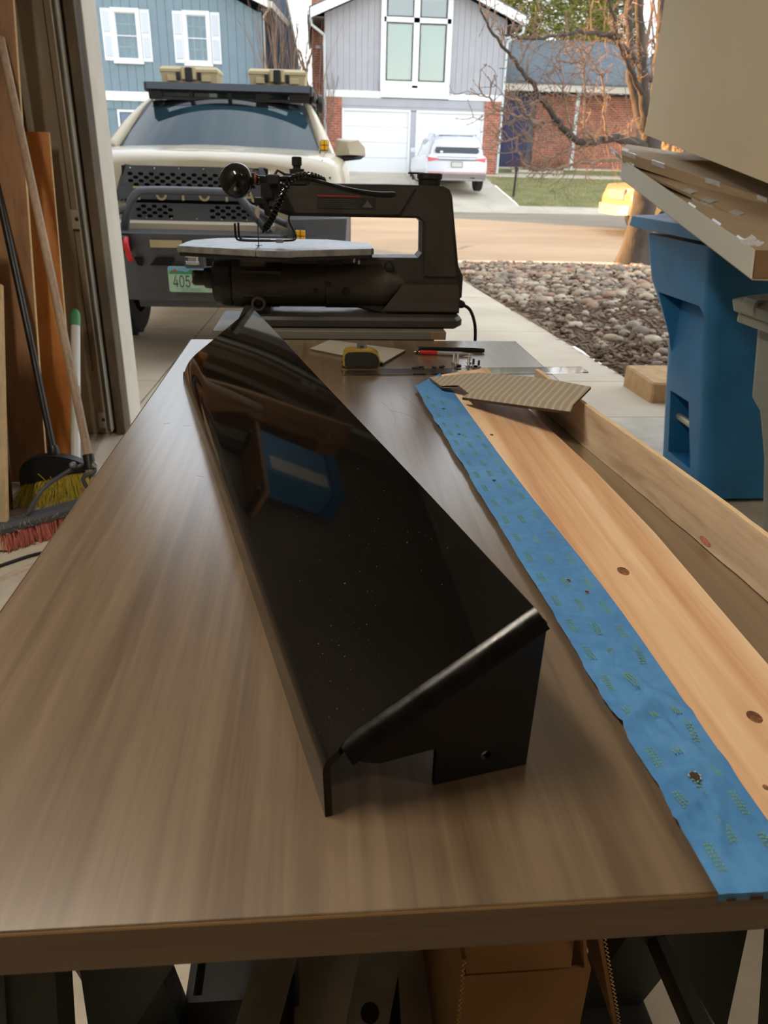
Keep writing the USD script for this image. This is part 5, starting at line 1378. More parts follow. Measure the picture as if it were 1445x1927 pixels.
# table
tb = [(-.402, 1.560), (-.396, 1.655), (-.388, 1.705), (-.335, 1.765), (-.30, 1.778), (-.06, 1.778), (.035, 1.70), (.043, 1.690), (.043, 1.572), (.036, 1.562), (-.130, 1.497), (-.150, 1.480), (-.175, 1.478), (-.20, 1.484)]
tt = part('saw_table', bevex(poly(tb).difference(sg.Point(-.222, 1.60).buffer(.007)).difference(sg.box(-.2228, 1.48, -.2212, 1.60)), .014, .0015, 'xy', .985), M['saw_table'], sw_)
part('table_rim', extrude(poly(tb).buffer(-.004).difference(poly(tb).buffer(-.02)), .008, 'xy', .977), M['black_plastic'], tt)
part('trunnion', join(box(-.26, -.17, 1.60, 1.70, .958, .984, .003), box(-.235, -.2, 1.585, 1.6, .965, .984, .002)), M['dark_steel'], sw_)
part('clear_guard', box(-.262, -.205, 1.545, 1.548, .958, .985), pane('guard_clear', (.95, .95, .95)), sw_)
part('table_screw', join(cyl((-.003, 1.55, .978), (-.003, 1.555, .97), .003, None, 8), cyl((.008, 1.55, .975), (.008, 1.555, .967), .003, None, 8)), M['steel'], sw_)
# blade and clamps
part('blade', box(-.2235, -.2215, 1.598, 1.602, .955, 1.10), M['dark_steel'], sw_)
part('blade_clamp', join(box(-.228, -.205, 1.590, 1.615, 1.088, 1.102, .002), hull([(x, y, z) for y in (1.592, 1.612) for x, z in ((-.212, 1.10), (-.203, 1.10), (-.198, 1.07), (-.188, 1.062), (-.19, 1.058), (-.205, 1.066))])), M['black_plastic'], sw_)
part('blade_holder', hull([(x, y, z) for y in (1.594, 1.606) for x, z in ((-.226, 1.082), (-.219, 1.084), (-.217, 1.066), (-.221, 1.056), (-.228, 1.068))]), mat('pale_holder', S(196, 190, 170), .5), sw_)
part('arm_tip', box(-.214, -.185, 1.615, 1.66, 1.098, 1.135, .004), M['black_plastic'], sw_)
part('tension_knob', lathe((-.132, 1.66, 1.13), (0, 0, 1), [(0, .036), (.014, .035), (.022, .028), (.024, .017), (.032, .017), (.033, .009), (.038, .009), (.040, .0115), (.056, .0115), (.058, .009), (.058, 0)], 24), M['black_plastic'], sw_, smooth=30)
part('lever_loop', tube([(-.190, 1.65, 1.138), (-.176, 1.65, 1.158), (-.160, 1.65, 1.150), (-.150, 1.65, 1.140)], .0035, 6), M['black_plastic'], sw_)
part('rear_knob', lathe((.179, 1.67, 1.134), (0, 0, 1), [(0, .026), (.012, .027), (.014, .030), (.024, .030), (.026, .027), (.026, 0)], 24), M['black_plastic'], sw_, smooth=30)
part('rear_lever', box(.128, .165, 1.662, 1.678, 1.157, 1.161, .001), M['black_plastic'], sw_)
# warning label, its fine print too small to read
lb = part('label', bevex([(-.086, 1.079), (.049, 1.079), (.049, 1.104), (-.086, 1.104)], .001, .0002, 'xz', 1.6218), M['label_black'], sw_)
part('label_header', box(-.086, .012, 1.6212, 1.6218, 1.1055, 1.109), M['label_red'], lb)
part('label_print', join([box(-.082, .006 - .008 * (k % 3), 1.6214, 1.6219, 1.083 + k * .004, 1.0838 + k * .004) for k in range(5)] + [hull([(x, y, z) for y in (1.6214, 1.6219) for x, z in ((.018, 1.084), (.030, 1.1), (.042, 1.084))])]), M['label_grey'], lb)
part('label', box(-.088, -.030, 1.598, 1.6, .958, .972), M['label_black'], sw_)
# hold-down wire, blower hose, lamp
wire = spline([(-.150, 1.60, 1.07), (-.150, 1.585, 1.052), (-.137, 1.565, 1.030), (-.136, 1.562, 1.020), (-.146, 1.56, 1.0145), (-.20, 1.56, 1.0125), (-.258, 1.56, 1.0125), (-.269, 1.56, 1.018), (-.2705, 1.56, 1.030), (-.2705, 1.56, 1.049)], 5)
hf = part('hold_down', join(tube(wire, .0024, 8), tube(wire[25:] + [.007, .008, .0008], .0024, 8)), M['black_gloss'], sw_, smooth=True)
part('wire_clip', box(-.181, -.163, 1.552, 1.575, 1.009, 1.017, .002), M['steel'], hf)
hz = spline([(-.070, 1.575, 1.139), (-.095, 1.55, 1.149), (-.118, 1.535, 1.150), (-.138, 1.525, 1.144), (-.152, 1.52, 1.130), (-.163, 1.52, 1.108), (-.174, 1.525, 1.085), (-.186, 1.535, 1.062), (-.199, 1.55, 1.044)], 8)
s_ = np.r_[0, np.cumsum(np.linalg.norm(np.diff(hz, axis=0), axis=1))]
n_ = 24
beads = []
for k in range(n_):
    q0, q1 = [np.array([np.interp(v, s_, hz[:, i]) for i in range(3)]) for v in (s_[-1] * k / n_, s_[-1] * (k + .92) / n_)]
    beads.append(lathe(q0, q1 - q0, [(0, .004), (.0005, .0068), (np.linalg.norm(q1 - q0) * .6, .0084), (np.linalg.norm(q1 - q0), .0052)], 12))
part('blower_hose', join(beads), M['black_gloss'], sw_, smooth=30)
part('blower_nozzle', lathe(hz[-1], hz[-1] - hz[-2], [(0, .008), (.008, .0075), (.014, .004), (.02, .003)], 12), M['black_gloss'], sw_, smooth=30)
lm = part('lamp_shade', lathe((-.254, 1.500, 1.141), (-.32, .86, -.38), [(-.030, 0), (-.029, .008), (-.024, .020), (-.012, .030), (.0, .0340), (.012, .0352), (.016, .0352), (.017, .033), (.0, .0315), (-.012, .027), (-.022, .016), (-.026, 0)], 40), M['black_gloss'], sw_, smooth=40)
part('lamp_bulb', lathe((-.254, 1.500, 1.141), (-.32, .86, -.38), [(-.02, .008), (-.008, .017), (.006, .017), (.012, .010), (.014, 0)], 20), M['white_paint'], lm, smooth=40)
part('lamp_collar', lathe((-.243, 1.52, 1.143), (1, .12, -.05), [(0, .006), (.0, .011), (.008, .011), (.009, .0125), (.02, .0125), (.026, .010), (.03, .0085)], 20), M['black_gloss'], sw_, smooth=30)
part('lamp_ring', lathe((-.2215, 1.5225, 1.142), (1, .12, -.05), [(0, .0127), (.004, .0127), (.004, .012), (0, .012)], 20), mat('ring_red', S(120, 50, 36), .4), sw_, smooth=30)
ga = spline([(-.214, 1.523, 1.1405), (-.185, 1.525, 1.1415), (-.14, 1.53, 1.1435), (-.105, 1.53, 1.142), (-.06, 1.53, 1.1325), (-.013, 1.53, 1.1225), (.03, 1.53, 1.1165), (.065, 1.53, 1.115), (.086, 1.53, 1.1165)], 6)
part('lamp_arm', tube(ga, np.interp(np.linspace(0, 1, len(ga)), [0, .06, .1, .5, .9, .95, 1], [.0085, .008, .0055, .0055, .0065, .0068, .0045]), 12), M['black_gloss'], sw_, smooth=True)
part('arm_bracket', join(box(-.196, -.166, 1.515, 1.545, 1.132, 1.151, .003), box(-.19, -.17, 1.54, 1.635, 1.120, 1.140, .003)), M['black_plastic'], sw_)
# mains lead
part('strain_relief', lathe((.262, 1.69, .858), (1, -.05, -.2), [(0, .013), (.004, .0125), (.02, .009), (.024, .006)], 16), M['black_rubber'], sw_, smooth=30)
part('cord', tube(spline([(.282, 1.69, .854), (.300, 1.69, .842), (.313, 1.69, .815), (.319, 1.69, .78), (.322, 1.70, .70), (.33, 1.72, .35), (.36, 1.76, .03), (.45, 1.9, .006), (.8, 2.1, .006)], 8), .0042, 10), M['black_rubber'], sw_, smooth=True)

# ---------------------------------------------------------------- the bench top
M['walnut'] = wood('walnut_laminate', S(84, 66, 46), S(106, 88, 66), S(124, 107, 84), axis='y', fine=85, along=2.2, rough=.25, spec=.5, bump=.00002, big=7, ior=1.95, coat=1.0)
M['walnut_edge'] = wood('walnut_edgeband', S(84, 60, 34), S(102, 76, 46), S(116, 90, 58), axis='x', fine=110, along=3, rough=.4, bump=.00004)
W2, LEN, TT = .381, 1.512, .0322
bt = thing('desktop', 'long walnut laminate desktop used as a workbench on two sawhorses', 'tabletop', (0, LEN / 2, TH - TT))
part('top', box(-W2 + .002, W2 - .002, .002, LEN - .002, TH - TT, TH, .0007), M['walnut'], bt)
part('edge_band', box(-W2, W2, 0, .0021, TH - TT, TH - .0004, .0009), M['walnut_edge'], bt)
part('edge_band', box(-W2, W2, LEN - .0021, LEN, TH - TT, TH - .0004, .0009), M['walnut_edge'], bt)
for s in (-1, 1):
    part('edge_band', box(s * W2, s * (W2 - .0021), 0, LEN, TH - TT, TH - .0004, .0009), mat('edgeband_side' if s < 0 else 'edgeband_side_b', S(96, 74, 50), .4, var=.2, vs=4, stretch=(1, .1, 12)), bt)
M['scratch'] = mat('fine_scratch', S(84, 78, 72), .5)
r12 = np.random.default_rng(12)
sc = []
for P in ([(.055, 1.05, 0), (.075, .98, 0), (.075, .90, 0), (.06, .84, 0)], [(.02, 1.0, 0), (.035, .93, 0), (.03, .86, 0)], [(.03, .95, 0), (.06, .92, 0), (.085, .84, 0)], [(-.33, .88, 0), (-.322, .885, 0)], [(-.30, .87, 0), (-.288, .872, 0)], [(-.25, .66, 0), (-.24, .655, 0)], [(-.31, 1.2, 0), (-.305, 1.19, 0)]):
    sc.append(tube(spline([(x, y, TH + .00003) for x, y, _ in P], 6), .00014, 4))
part('scratches', join(sc), M['scratch'], bt, kind='stuff')

# ---- the bent black bracket (own coordinates: x across, y along, z up)
acr = {'tc': ('texture_coordinate', {}), 'n': ('noise_texture', {'scale': 520, 'detail': 2}), 'm': ('noise_texture', {'scale': 9, 'detail': 3}),
       'mm': ('math', {'math_type': 'multiply_add', 'value2': .10}), 'r': ('rgb_ramp', {'ramp': [(0, (.0022, .0021, .002)), (.790, (.0022, .0021, .002)), (.83, (.16, .15, .14)), (1, (.2, .2, .2))]}),
       'p': ('principled_bsdf', {'roughness': .035, 'specular_ior_level': .5, 'ior': 1.49})}
M['acrylic'] = usdkit.material(stage, '/World/Looks/black_acrylic', acr, [('tc.object', 'n.vector'), ('tc.object', 'm.vector'), ('m.fac', 'mm.value1'), ('n.fac', 'mm.value3'), ('mm.value', 'r.fac'), ('r.color', 'p.base_color')], surface='p.BSDF')
M['acrylic_bend'] = mat('black_acrylic_bend', S(8, 8, 7), .27, spec=.22, rvar=.12, vs=60)
M['acrylic_matt'] = mat('black_acrylic_side', S(11, 11, 10), .3, spec=.3, var=.2, vs=30)
bk_ = local(thing('bracket', 'glossy black bent acrylic bracket lying in the middle of the walnut desktop', 'bracket', (-.085, .078, TH), 13.28))
SL, Z0, XR = math.atan(.606), .0366, .138


def solid(fn, nu, nv, t):
    """Sheet fn(u, v) thickened by t to its inner side."""
    V, F = grid(fn, nu, nv)
    m = trimesh.Trimesh(V, F, process=False)
    N = np.zeros_like(V)
    fn_ = np.cross(V[F[:, 1]] - V[F[:, 0]], V[F[:, 2]] - V[F[:, 0]])
    for k in range(3):
        np.add.at(N, F[:, k], fn_)
    N /= np.linalg.norm(N, axis=1, keepdims=True)
    W = V - N * t
    n = len(V)
    id_ = np.arange(n).reshape(nu, nv)
    loop = np.r_[id_[:, 0], id_[-1, 1:], id_[-2::-1, -1], id_[0, -2:0:-1]]
    a, b = loop, np.roll(loop, -1)
    return np.vstack([V, W]), np.vstack([F, F[:, ::-1] + n, np.c_[a, a + n, b], np.c_[b, a + n, b + n]])


def prof(t, R):
    """Point t (metres) along the bent section: up the side flange, round the bend, up the slope."""
    T = R * math.tan((math.pi / 2 - SL) / 2)
    za = Z0 - T
    arc = R * (math.pi / 2 - SL)
    if t <= za:
        return 0.0, t
    if t <= za + arc:
        a = (t - za) / R
        return R - R * math.cos(a), za + R * math.sin(a)
    s = t - za - arc + T
    return s * math.cos(SL), Z0 + s * math.sin(SL)


def panel(u, v):
    s = v                                                          # 0 near .. 1 far
    R = .010 + .046 * max(0, (s - .35) / .65) ** 1.6
    T = R * math.tan((math.pi / 2 - SL) / 2)
    tot = Z0 - T + R * (math.pi / 2 - SL) + XR / math.cos(SL) - T
    za = Z0 - T
    arc = R * (math.pi / 2 - SL)
    k = (0, .12, .42, 1.0)                                          # share of the mesh given to flange, bend, face
    if u < k[1]:
        t = za * u / k[1]
    elif u < k[2]:
        t = za + arc * (u - k[1]) / (k[2] - k[1])
    else:
        t = za + arc + (tot - za - arc) * (u - k[2]) / (1 - k[2])
    x, z = prof(t, R)
    end = 1.085 if x < .002 else 1.066 + .062 * min(1, max(0, (x - .02) / .115))
    near = -.006 * max(0, 1 - z / .036) * (x < .02) + .0075 * min(1, max(0, (x - .006) / .012))
    z += .0022 * math.sin(3.1 * s + .4) * (x / XR) * s + .0008 * math.sin(9 * s) * (x / XR)
    return x, near + (end - near) * s, z


part('bent_panel', solid(lambda u, v: panel(1 - u, v), 44, 70, .005), M['acrylic'], bk_, smooth=35)
r_ = .0075
sl, cl_ = math.sin(SL), math.cos(SL)


def bend(u, v):
    x0 = .010 + (XR - .010) * u
    a = v * math.pi / 2
    o = r_ - r_ * math.cos(a)
    return x0 + sl * o, r_ - r_ * math.sin(a), Z0 + .606 * x0 - cl_ * o


part('end_bend', solid(bend, 24, 9, .005), M['acrylic_bend'], bk_, smooth=35)
top = lambda x: Z0 + .606 * x - r_ * (cl_ + sl * .606)
fl_ = poly([(.016, top(.016) - .001), (.022, .0325), (.034, .0290), (.0717, .0315), (.0717, .0004), (.1400, .0004), (.1425, top(.1425) + .0015), (.1425, top(.1425) + .0015), (.10, top(.10) + .0005)])
part('end_flange', extrude(fl_.difference(sg.Point(.108, .0165).buffer(.0037)), .005, 'xz', 0.0), M['acrylic_matt'], bk_)
for s in (.10, .37, .62):
    part('screw_hole', lathe((-.0002, s, .017), (-1, 0, 0), [(0, .0026), (.0004, .0024), (.0005, .0012), (.0006, 0)], 12), M['black_void'], bk_)

# ---- pine board with a strip of blue tape
M['pine'] = wood('pine_board', S(188, 142, 104), S(208, 170, 132), S(226, 200, 166), axis='y', fine=34, along=1.6, rough=.6, big=16, bump=.0002)
M['pine_end'] = mat('pine_end', S(186, 150, 112), .8, var=.1, vs=60)
tape_n = {'tc': ('texture_coordinate', {}), 'n': ('noise_texture', {'scale': 120, 'detail': 4}), 'n2': ('noise_texture', {'scale': 14, 'detail': 3}), 'mx': ('mix_float', {'fac': .6}),
          'r': ('rgb_ramp', {'ramp': [(0, S(58, 112, 166)), (.4, S(66, 122, 178)), (.6, S(78, 136, 190)), (1, S(92, 146, 196))]}),
          'b': ('bump', {'distance': .0004, 'strength': .8}), 'p': ('principled_bsdf', {'roughness': .55, 'specular_ior_level': .35})}
M['blue_tape'] = usdkit.material(stage, '/World/Looks/blue_tape', tape_n, [('tc.object', 'n.vector'), ('tc.object', 'n2.vector'), ('n.fac', 'mx.a'), ('n2.fac', 'mx.b'), ('mx.result', 'r.fac'), ('mx.result', 'b.height'), ('r.color', 'p.base_color'), ('b.normal', 'p.normal')], surface='p.BSDF')
M['tape_print'] = mat('tape_print', S(104, 146, 104), .6, var=.15, vs=90)
pbd = thing('pine_board', 'pine board with blue painter tape along its left edge, on the right of the desktop', 'board', (.2, .6, TH))
BT = .0045                                                         # thin board: 4.5 mm
zt = lambda y: TH + .0036 * max(0, y) / 1.16                        # its far end rides on the clear ruler
bd_ = [(.1395, .0015), (.137, .07), (.135, .18), (.122, .50), (.108, .85), (.102, 1.09), (.150, 1.160), (.249, 1.213), (.2635, .92), (.2815, .66), (.287, .46), (.2815, .21), (.276, .0015)]
tri = trimesh.creation.extrude_polygon(poly(bd_), BT, engine='earcut')
tri = trimesh.Trimesh(*trimesh.remesh.subdivide_to_size(tri.vertices, tri.faces, .12))
v = np.array(tri.vertices)
v[:, 2] += [zt(a) for a in v[:, 1]]
part('plank', (v, tri.faces), M['pine'], pbd)
TL = spline([(.1335, -.0035, 0), (.1315, .069, 0), (.1285, .167, 0), (.1225, .285, 0), (.1155, .441, 0), (.1075, .62, 0), (.099, .802, 0), (.0935, .90, 0), (.088, 1.077, 0)], 8)
TR = spline([(.192, -.0035, 0), (.191, .05, 0), (.1895, .117, 0), (.189, .191, 0), (.186, .335, 0), (.172, .564, 0), (.165, .70, 0), (.161, .801, 0), (.147, 1.165, 0)], 8)
r13 = np.random.default_rng(13)
rag = meshkit.fbm(np.c_[np.arange(80) * .35, np.zeros(80), np.zeros(80)], 4, 3) - .5


def tape(u, v):
    i = v * (len(TL) - 1)
    k = min(int(i), len(TL) - 2)
    L, R = [q[k] + (q[k + 1] - q[k]) * (i - k) for q in (TL, TR)]
    p = L + (R - L) * u
    p = p + np.array([(rag[int(v * 79)]) * .006 * max(0, 1 - u * 5) * (v > .1), 0, 0])
    w = .0
    for (cx, cy, dx, dy, a, s) in ((.150, .155, .8, .6, .0026, .006), (.168, .115, .75, -.66, .0022, .006), (.155, .09, .9, .4, .0016, .004), (.175, .17, .6, -.8, .0018, .004), (.145, .06, .8, .6, .0014, .004), (.16, .05, .4, .9, .0013, .004), (.165, .135, .3, -.95, .0013, .0035), (.15, .22, .7, .7, .001, .004)):
        q = (p[0] - cx) * dy - (p[1] - cy) * dx
        l = (p[0] - cx) * dx + (p[1] - cy) * dy
        w += 1.7 * a * math.exp(-(q / s) ** 2 - (l / .028) ** 2)
    w += .0006 * (meshkit.noise(np.array([p[0] * 90, p[1] * 40, 1.])) - .3) * (1.6 if v < .3 else .7) + .0009 * (meshkit.noise(np.array([p[0] * 260, p[1] * 22, 5.])) - .5) * (v < .35)
    return p[0], p[1], zt(p[1]) + BT + .0005 + max(w, -.0003)


tp = part('painter_tape', grid(tape, 34, 150), M['blue_tape'], pbd, smooth=50)
part('tape_end', grid(lambda u, v: (.1335 + (.21 - .1335) * u, -.0036 - .0003 * v, TH + BT + .0005 - v * (BT + .0003)), 12, 3), M['blue_tape'], pbd, smooth=False)
# rows of faint green print on the tape
pr = []
for row, (du, off) in enumerate(((.16, 0), (.47, .024), (.80, .011))):
    for k in range(26):
        y = .012 + off + k * .0445
        if y > 1.0:
            break
        vv = np.interp(y, TL[:, 1], np.linspace(0, 1, len(TL)))
        a = np.array(tape(du, vv))
        b = np.array(tape(du, min(1, vv + .02)))
        e = np.array(tape(min(1, du + .1), vv))
        t_ = (b - a) / np.linalg.norm(b - a)
        s_v = np.cross(t_, [0, 0, 1.0])
        for i in range(7):
            for j in range(3):
                c = a + t_ * (i * .0030 + .0004 * (j % 2)) + s_v * (j * .0021 - .002)
                vq = np.interp(c[1], TL[:, 1], np.linspace(0, 1, len(TL)))
                iq = vq * (len(TL) - 1)
                kq = min(int(iq), len(TL) - 2)
                xl, xr = [q_[kq][0] + (q_[kq + 1][0] - q_[kq][0]) * (iq - kq) for q_ in (TL, TR)]
                uu = np.clip((c[0] - xl) / (xr - xl), 0.02, .98)
                z = tape(uu, vq)[2] + .00035
                pr.append(hull([c * [1, 1, 0] + t_ * p + s_v * q + [0, 0, z + h] for p in (0, .0017) for q in (0, .0011) for h in (0, .00012)]))
part('tape_print', join(pr), M['tape_print'], tp, kind='stuff', smooth=False)
M['hole_dark'] = mat('hole_dark', S(58, 40, 26), .8)
M['torn_pale'] = mat('torn_pale', S(196, 200, 196), .7)
for x, y in ((.160, .085), (.155, .353), (.136, .615), (.118, .93), (.122, .80), (.166, .33)):
    vq = np.interp(y, TL[:, 1], np.linspace(0, 1, len(TL)))
    z = tape(.5, vq)[2] + .0009
    s = .0034 if y < .1 else .0020
    part('screw_hole', hull([(x + s * math.cos(a) * (1 + .2 * math.sin(3 * a)), y + s * 1.2 * math.sin(a), z + h) for a in np.linspace(0, 6.0, 9) for h in (0, .0003)]), M['hole_dark'], pbd)
    part('torn_rim', join([hull([(x + q * math.cos(a), y + q * 1.2 * math.sin(a), z + h) for q, h in ((s, 0), (s * 1.35, -.0004), (s * 1.2, .0012))] + [(x + s * math.cos(a + .6), y + s * 1.2 * math.sin(a + .6), z)]) for a in np.linspace(0, 5.6, 7)]), M['torn_pale'] if y < .36 else M['blue_tape'], pbd, smooth=False)
M['knot'] = wood('knot_wood', S(60, 36, 22), S(104, 66, 40), S(150, 104, 68), axis='z', fine=160, rough=.6)
M['knot_halo'] = mat('knot_halo', S(198, 142, 100), .6, var=.1, vs=50)
for x, y, s, q in ((.218, .372, .0058, 1.5), (.235, .145, .0055, 1.3), (.172, .80, .0028, 1.6), (.170, .563, .0022, 1.4), (.205, .075, .002, 1.3)):
    z = zt(y) + BT
    part('knot', hull([(x + s * math.cos(a), y + s * q * math.sin(a), z + h) for a in np.linspace(0, 6.1, 14) for h in (-.0002, .0001)]), M['knot'], pbd)
part('end_notch', box(.139, .144, -.0046, -.0034, TH + .0002, TH + .0022), M['hole_dark'], pbd)
part('end_notch', box(.153, .160, -.0046, -.0034, TH + .0002, TH + .0032), M['hole_dark'], pbd)

# ---- thin sawn strip standing on edge along the right
M['sawn'] = wood('sawn_strip', S(164, 142, 118), S(188, 168, 142), S(204, 186, 162), axis='y', fine=60, along=5, rough=.75, big=14, bump=.0006)
M['sawn_top'] = mat('sawn_top', S(216, 190, 152), .7, var=.08, vs=20)
ws = thing('wood_strip', 'rough sawn pale wood strip standing on edge along the right side of the desktop', 'board', (.33, .5, TH))


def strip(u, v, x_off=0.0):
    y = .06 + .94 * v
    x = .2885 + .0705 * (1.0 - y) / 1.0 + .0035 * math.sin(4 * y)
    wob = .0016 * (meshkit.noise(np.array([y * 30, u * 6, 2.])) - .5) + .0022 * (meshkit.noise(np.array([y * 9, u * 2, 7.])) - .5)
    lo = .0030 * max(0, meshkit.noise(np.array([y * 7, 0, 3.])) - .45) * (u < .5)
    return x + wob + .002 * u, y, TH + .0004 + lo + .0575 * u


part('face', solid(lambda u, v: strip(1 - u, 1 - v), 9, 90, .0072), M['sawn'], ws, smooth=30)
part('top_edge', join([hull([np.array(strip(1, a)) + [o, 0, h] for a in (k / 30, (k + 1) / 30) for o in (.0004, .0068) for h in (.0, .0008)]) for k in range(30)]), M['sawn_top'], ws)
part('knot', hull([np.array(strip(.12 + .07 * math.sin(a), .395 + .012 * math.cos(a))) + [-.0006, 0, 0] for a in np.linspace(0, 6, 10)] + [np.array(strip(.12, .395))]), mat('knot_pink', S(176, 118, 92), .7, var=.2, vs=90), ws)

# ---- clear ruler, its right end past the bench edge
M['clear'] = mat('clear_acrylic', (.96, .98, 1.0), .04, transmission_weight=1.0, ior=1.49)
rl_ = thing('ruler', 'clear acrylic ruler lying across the desktop under the pine board', 'ruler', (.2, 1.21, TH))
A_, B_ = V3(-.043, 1.199, TH), V3(.456, 1.226, TH)
uu = (B_ - A_) / np.linalg.norm(B_ - A_)
nn = V3(-uu[1], uu[0], 0)
part('strip', hull([p + nn * o + [0, 0, h] for p in (A_, B_) for o in (-.0215, .0215) for h in (.0003, .0030)]), M['clear'], rl_)
part('graduations', join([hull([A_ + uu * (.01 + .01 * k) + nn * o + uu * w + [0, 0, .0031] for o in (.0205, .0205 - (.008 if k % 5 else .012)) for w in (0, .0004)] + [A_ + uu * (.01 + .01 * k) + nn * .0205 + [0, 0, .00316]]) for k in range(48)]), mat('grad_grey', S(120, 126, 130), .6), rl_, kind='stuff')

# ---- bent corrugated cardboard template
M['template'] = {}
tn = {'tc': ('texture_coordinate', {}), 'm': ('mapping', {'mapping_type': 'point', 'rotation': (0, 0, .62)}), 'w': ('wave_texture', {'wave_type': 'bands', 'bands_direction': 'x', 'scale': 24, 'distortion': .15}),
      'r': ('rgb_ramp', {'ramp': [(0, S(140, 130, 114)), (.7, S(147, 137, 121)), (.92, S(162, 153, 138)), (1, S(164, 155, 140))]}), 'b': ('bump', {'distance': .0003, 'strength': .6}), 'p': ('principled_bsdf', {'roughness': .8})}
M['template'] = usdkit.material(stage, '/World/Looks/template_card', tn, [('tc.object', 'm.vector'), ('m.vector', 'w.vector'), ('w.fac', 'r.fac'), ('w.fac', 'b.height'), ('r.color', 'p.base_color'), ('b.normal', 'p.normal')], surface='p.BSDF')
M['template_edge'] = mat('template_edge', S(96, 78, 56), .9, var=.3, vs=300)
ctp = thing('cardboard_template', 'creased corrugated cardboard template resting across the pine board and wood strip', 'cardboard', (.24, .95, TH))
T_ = {'a': V3(0.1193, 1.1148, 0.8141), 'b': V3(0.1300, 1.0394, 0.8182), 'c': V3(0.1538, 1.0347, 0.8253), 'd': V3(0.1633, 0.9518, 0.8292), 'e': V3(0.2787, 0.7599, 0.8659), 'f': V3(0.3220, 0.8140, 0.8780), 'g': V3(0.2878, 0.8967, 0.8668), 'h': V3(0.2685, 0.9373, 0.8606), 'i': V3(0.1991, 1.0554, 0.8385), 't': V3(0.2502, 0.8723, 0.8560), 'p': V3(0.1530, 0.9530, 0.8220), 'q': V3(0.2720, 0.7490, 0.8590)}
part('panel', loft([[T_[k] + V3(0, 0, h) for k in ('a', 'b', 'c', 'd', 'e', 'f', 'g', 'h', 'i')] for h in (-.004, 0)]), M['template'], ctp)
part('panel_edge', loft([[T_[k] + V3(0, 0, h) + (V3(0, -.0004, 0) if k in 'abcde' else V3(0, 0, 0)) for k in ('a', 'b', 'c', 'd', 'e', 'f', 'g', 'h', 'i')] for h in (-.0042, -.0006)]), M['template_edge'], ctp)
part('folded_flap', hull([T_[k] + V3(0, 0, h) for k in ('d', 'e', 'p', 'q') for h in (-.004, .0003)]), M['template'], ctp)
part('flap_edge', hull([T_[k] + V3(0, -.0005, h) for k in ('p', 'q') for h in (-.0045, -.0006)]), M['template_edge'], ctp)
part('tear', hull([T_['t'] + V3(a, b, .0006) for a, b in ((0, 0), (.008, .002), (.004, .004))] + [T_['t'] + V3(.004, .002, .0009)]), M['template_edge'], ctp)

# ---- small things at the far end
M['tile'] = mat('grey_beige_board', S(150, 146, 136), .5, var=.06, vs=12)
tl = thing('sample_board', 'thin grey beige panel offcut lying behind the tape measure', 'board', (.0, 1.38, TH))
tile_p = [(-.106, 1.396), (-.062, 1.484), (.103, 1.384), (.043, 1.262)]
part('face', extrude(tile_p, .0015, 'xy', TH + .0045), M['tile'], tl)
part('core', extrude(poly(tile_p).buffer(-.0003), .0044, 'xy', TH + .0001), mat('dark_core', S(66, 54, 42), .8), tl)
tm = thing('tape_measure', 'yellow and black tape measure standing on the clear ruler end', 'tape measure', (0, 1.235, TH + .003))
M['tm_yellow'] = mat('tape_measure_yellow', S(196, 164, 74), .22, .35, coat=.6, var=.1, vs=60)
mf = poly(spline([(-.0385, .004, 0), (-.0395, .020, 0), (-.036, .031, 0), (-.026, .0355, 0), (.004, .0365, 0), (.022, .034, 0), (.033, .025, 0), (.0355, .012, 0), (.032, .003, 0), (.024, .0008, 0), (-.032, .0008, 0)], 4)[:, :2] + [0, TH + .003])
part('case', bevex(mf, .042, .006, 'xz', 1.2265), M['tm_yellow'], tm, smooth=40)
part('side_grip', bevex(mf.buffer(-.003), .006, .002, 'xz', 1.2215), M['black_rubber'], tm, smooth=40)
part('side_grip', bevex(mf.buffer(-.003), .006, .002, 'xz', 1.2675), M['black_rubber'], tm, smooth=40)
cl = part('belt_clip', hull([(x, y, TH + .003 + z) for x, y, z in ((-.012, 1.238, .036), (.008, 1.238, .036), (-.010, 1.262, .043), (.010, 1.262, .043), (-.010, 1.262, .041), (.010, 1.262, .041), (-.012, 1.238, .034), (.008, 1.238, .034))]), M['steel'], tm)
part('clip_slot', box(-.005, .003, 1.246, 1.254, TH + .0405, TH + .0432), M['black_void'], cl)
part('tape_hook', box(-.043, -.0385, 1.238, 1.258, TH + .0035, TH + .010, .0008), M['steel'], tm)


def pen(name, label, a, b, segs):
    t = thing(name, label, 'pen', (*((a + b) / 2)[:2], TH))
    d = (b - a) / np.linalg.norm(b - a)
    L = np.linalg.norm(b - a)
    for nm, prof_, m in segs:
        part(nm, lathe(a, d, [(q * L, r) for q, r in prof_], 16), m, t, smooth=35)
    return t, d, L


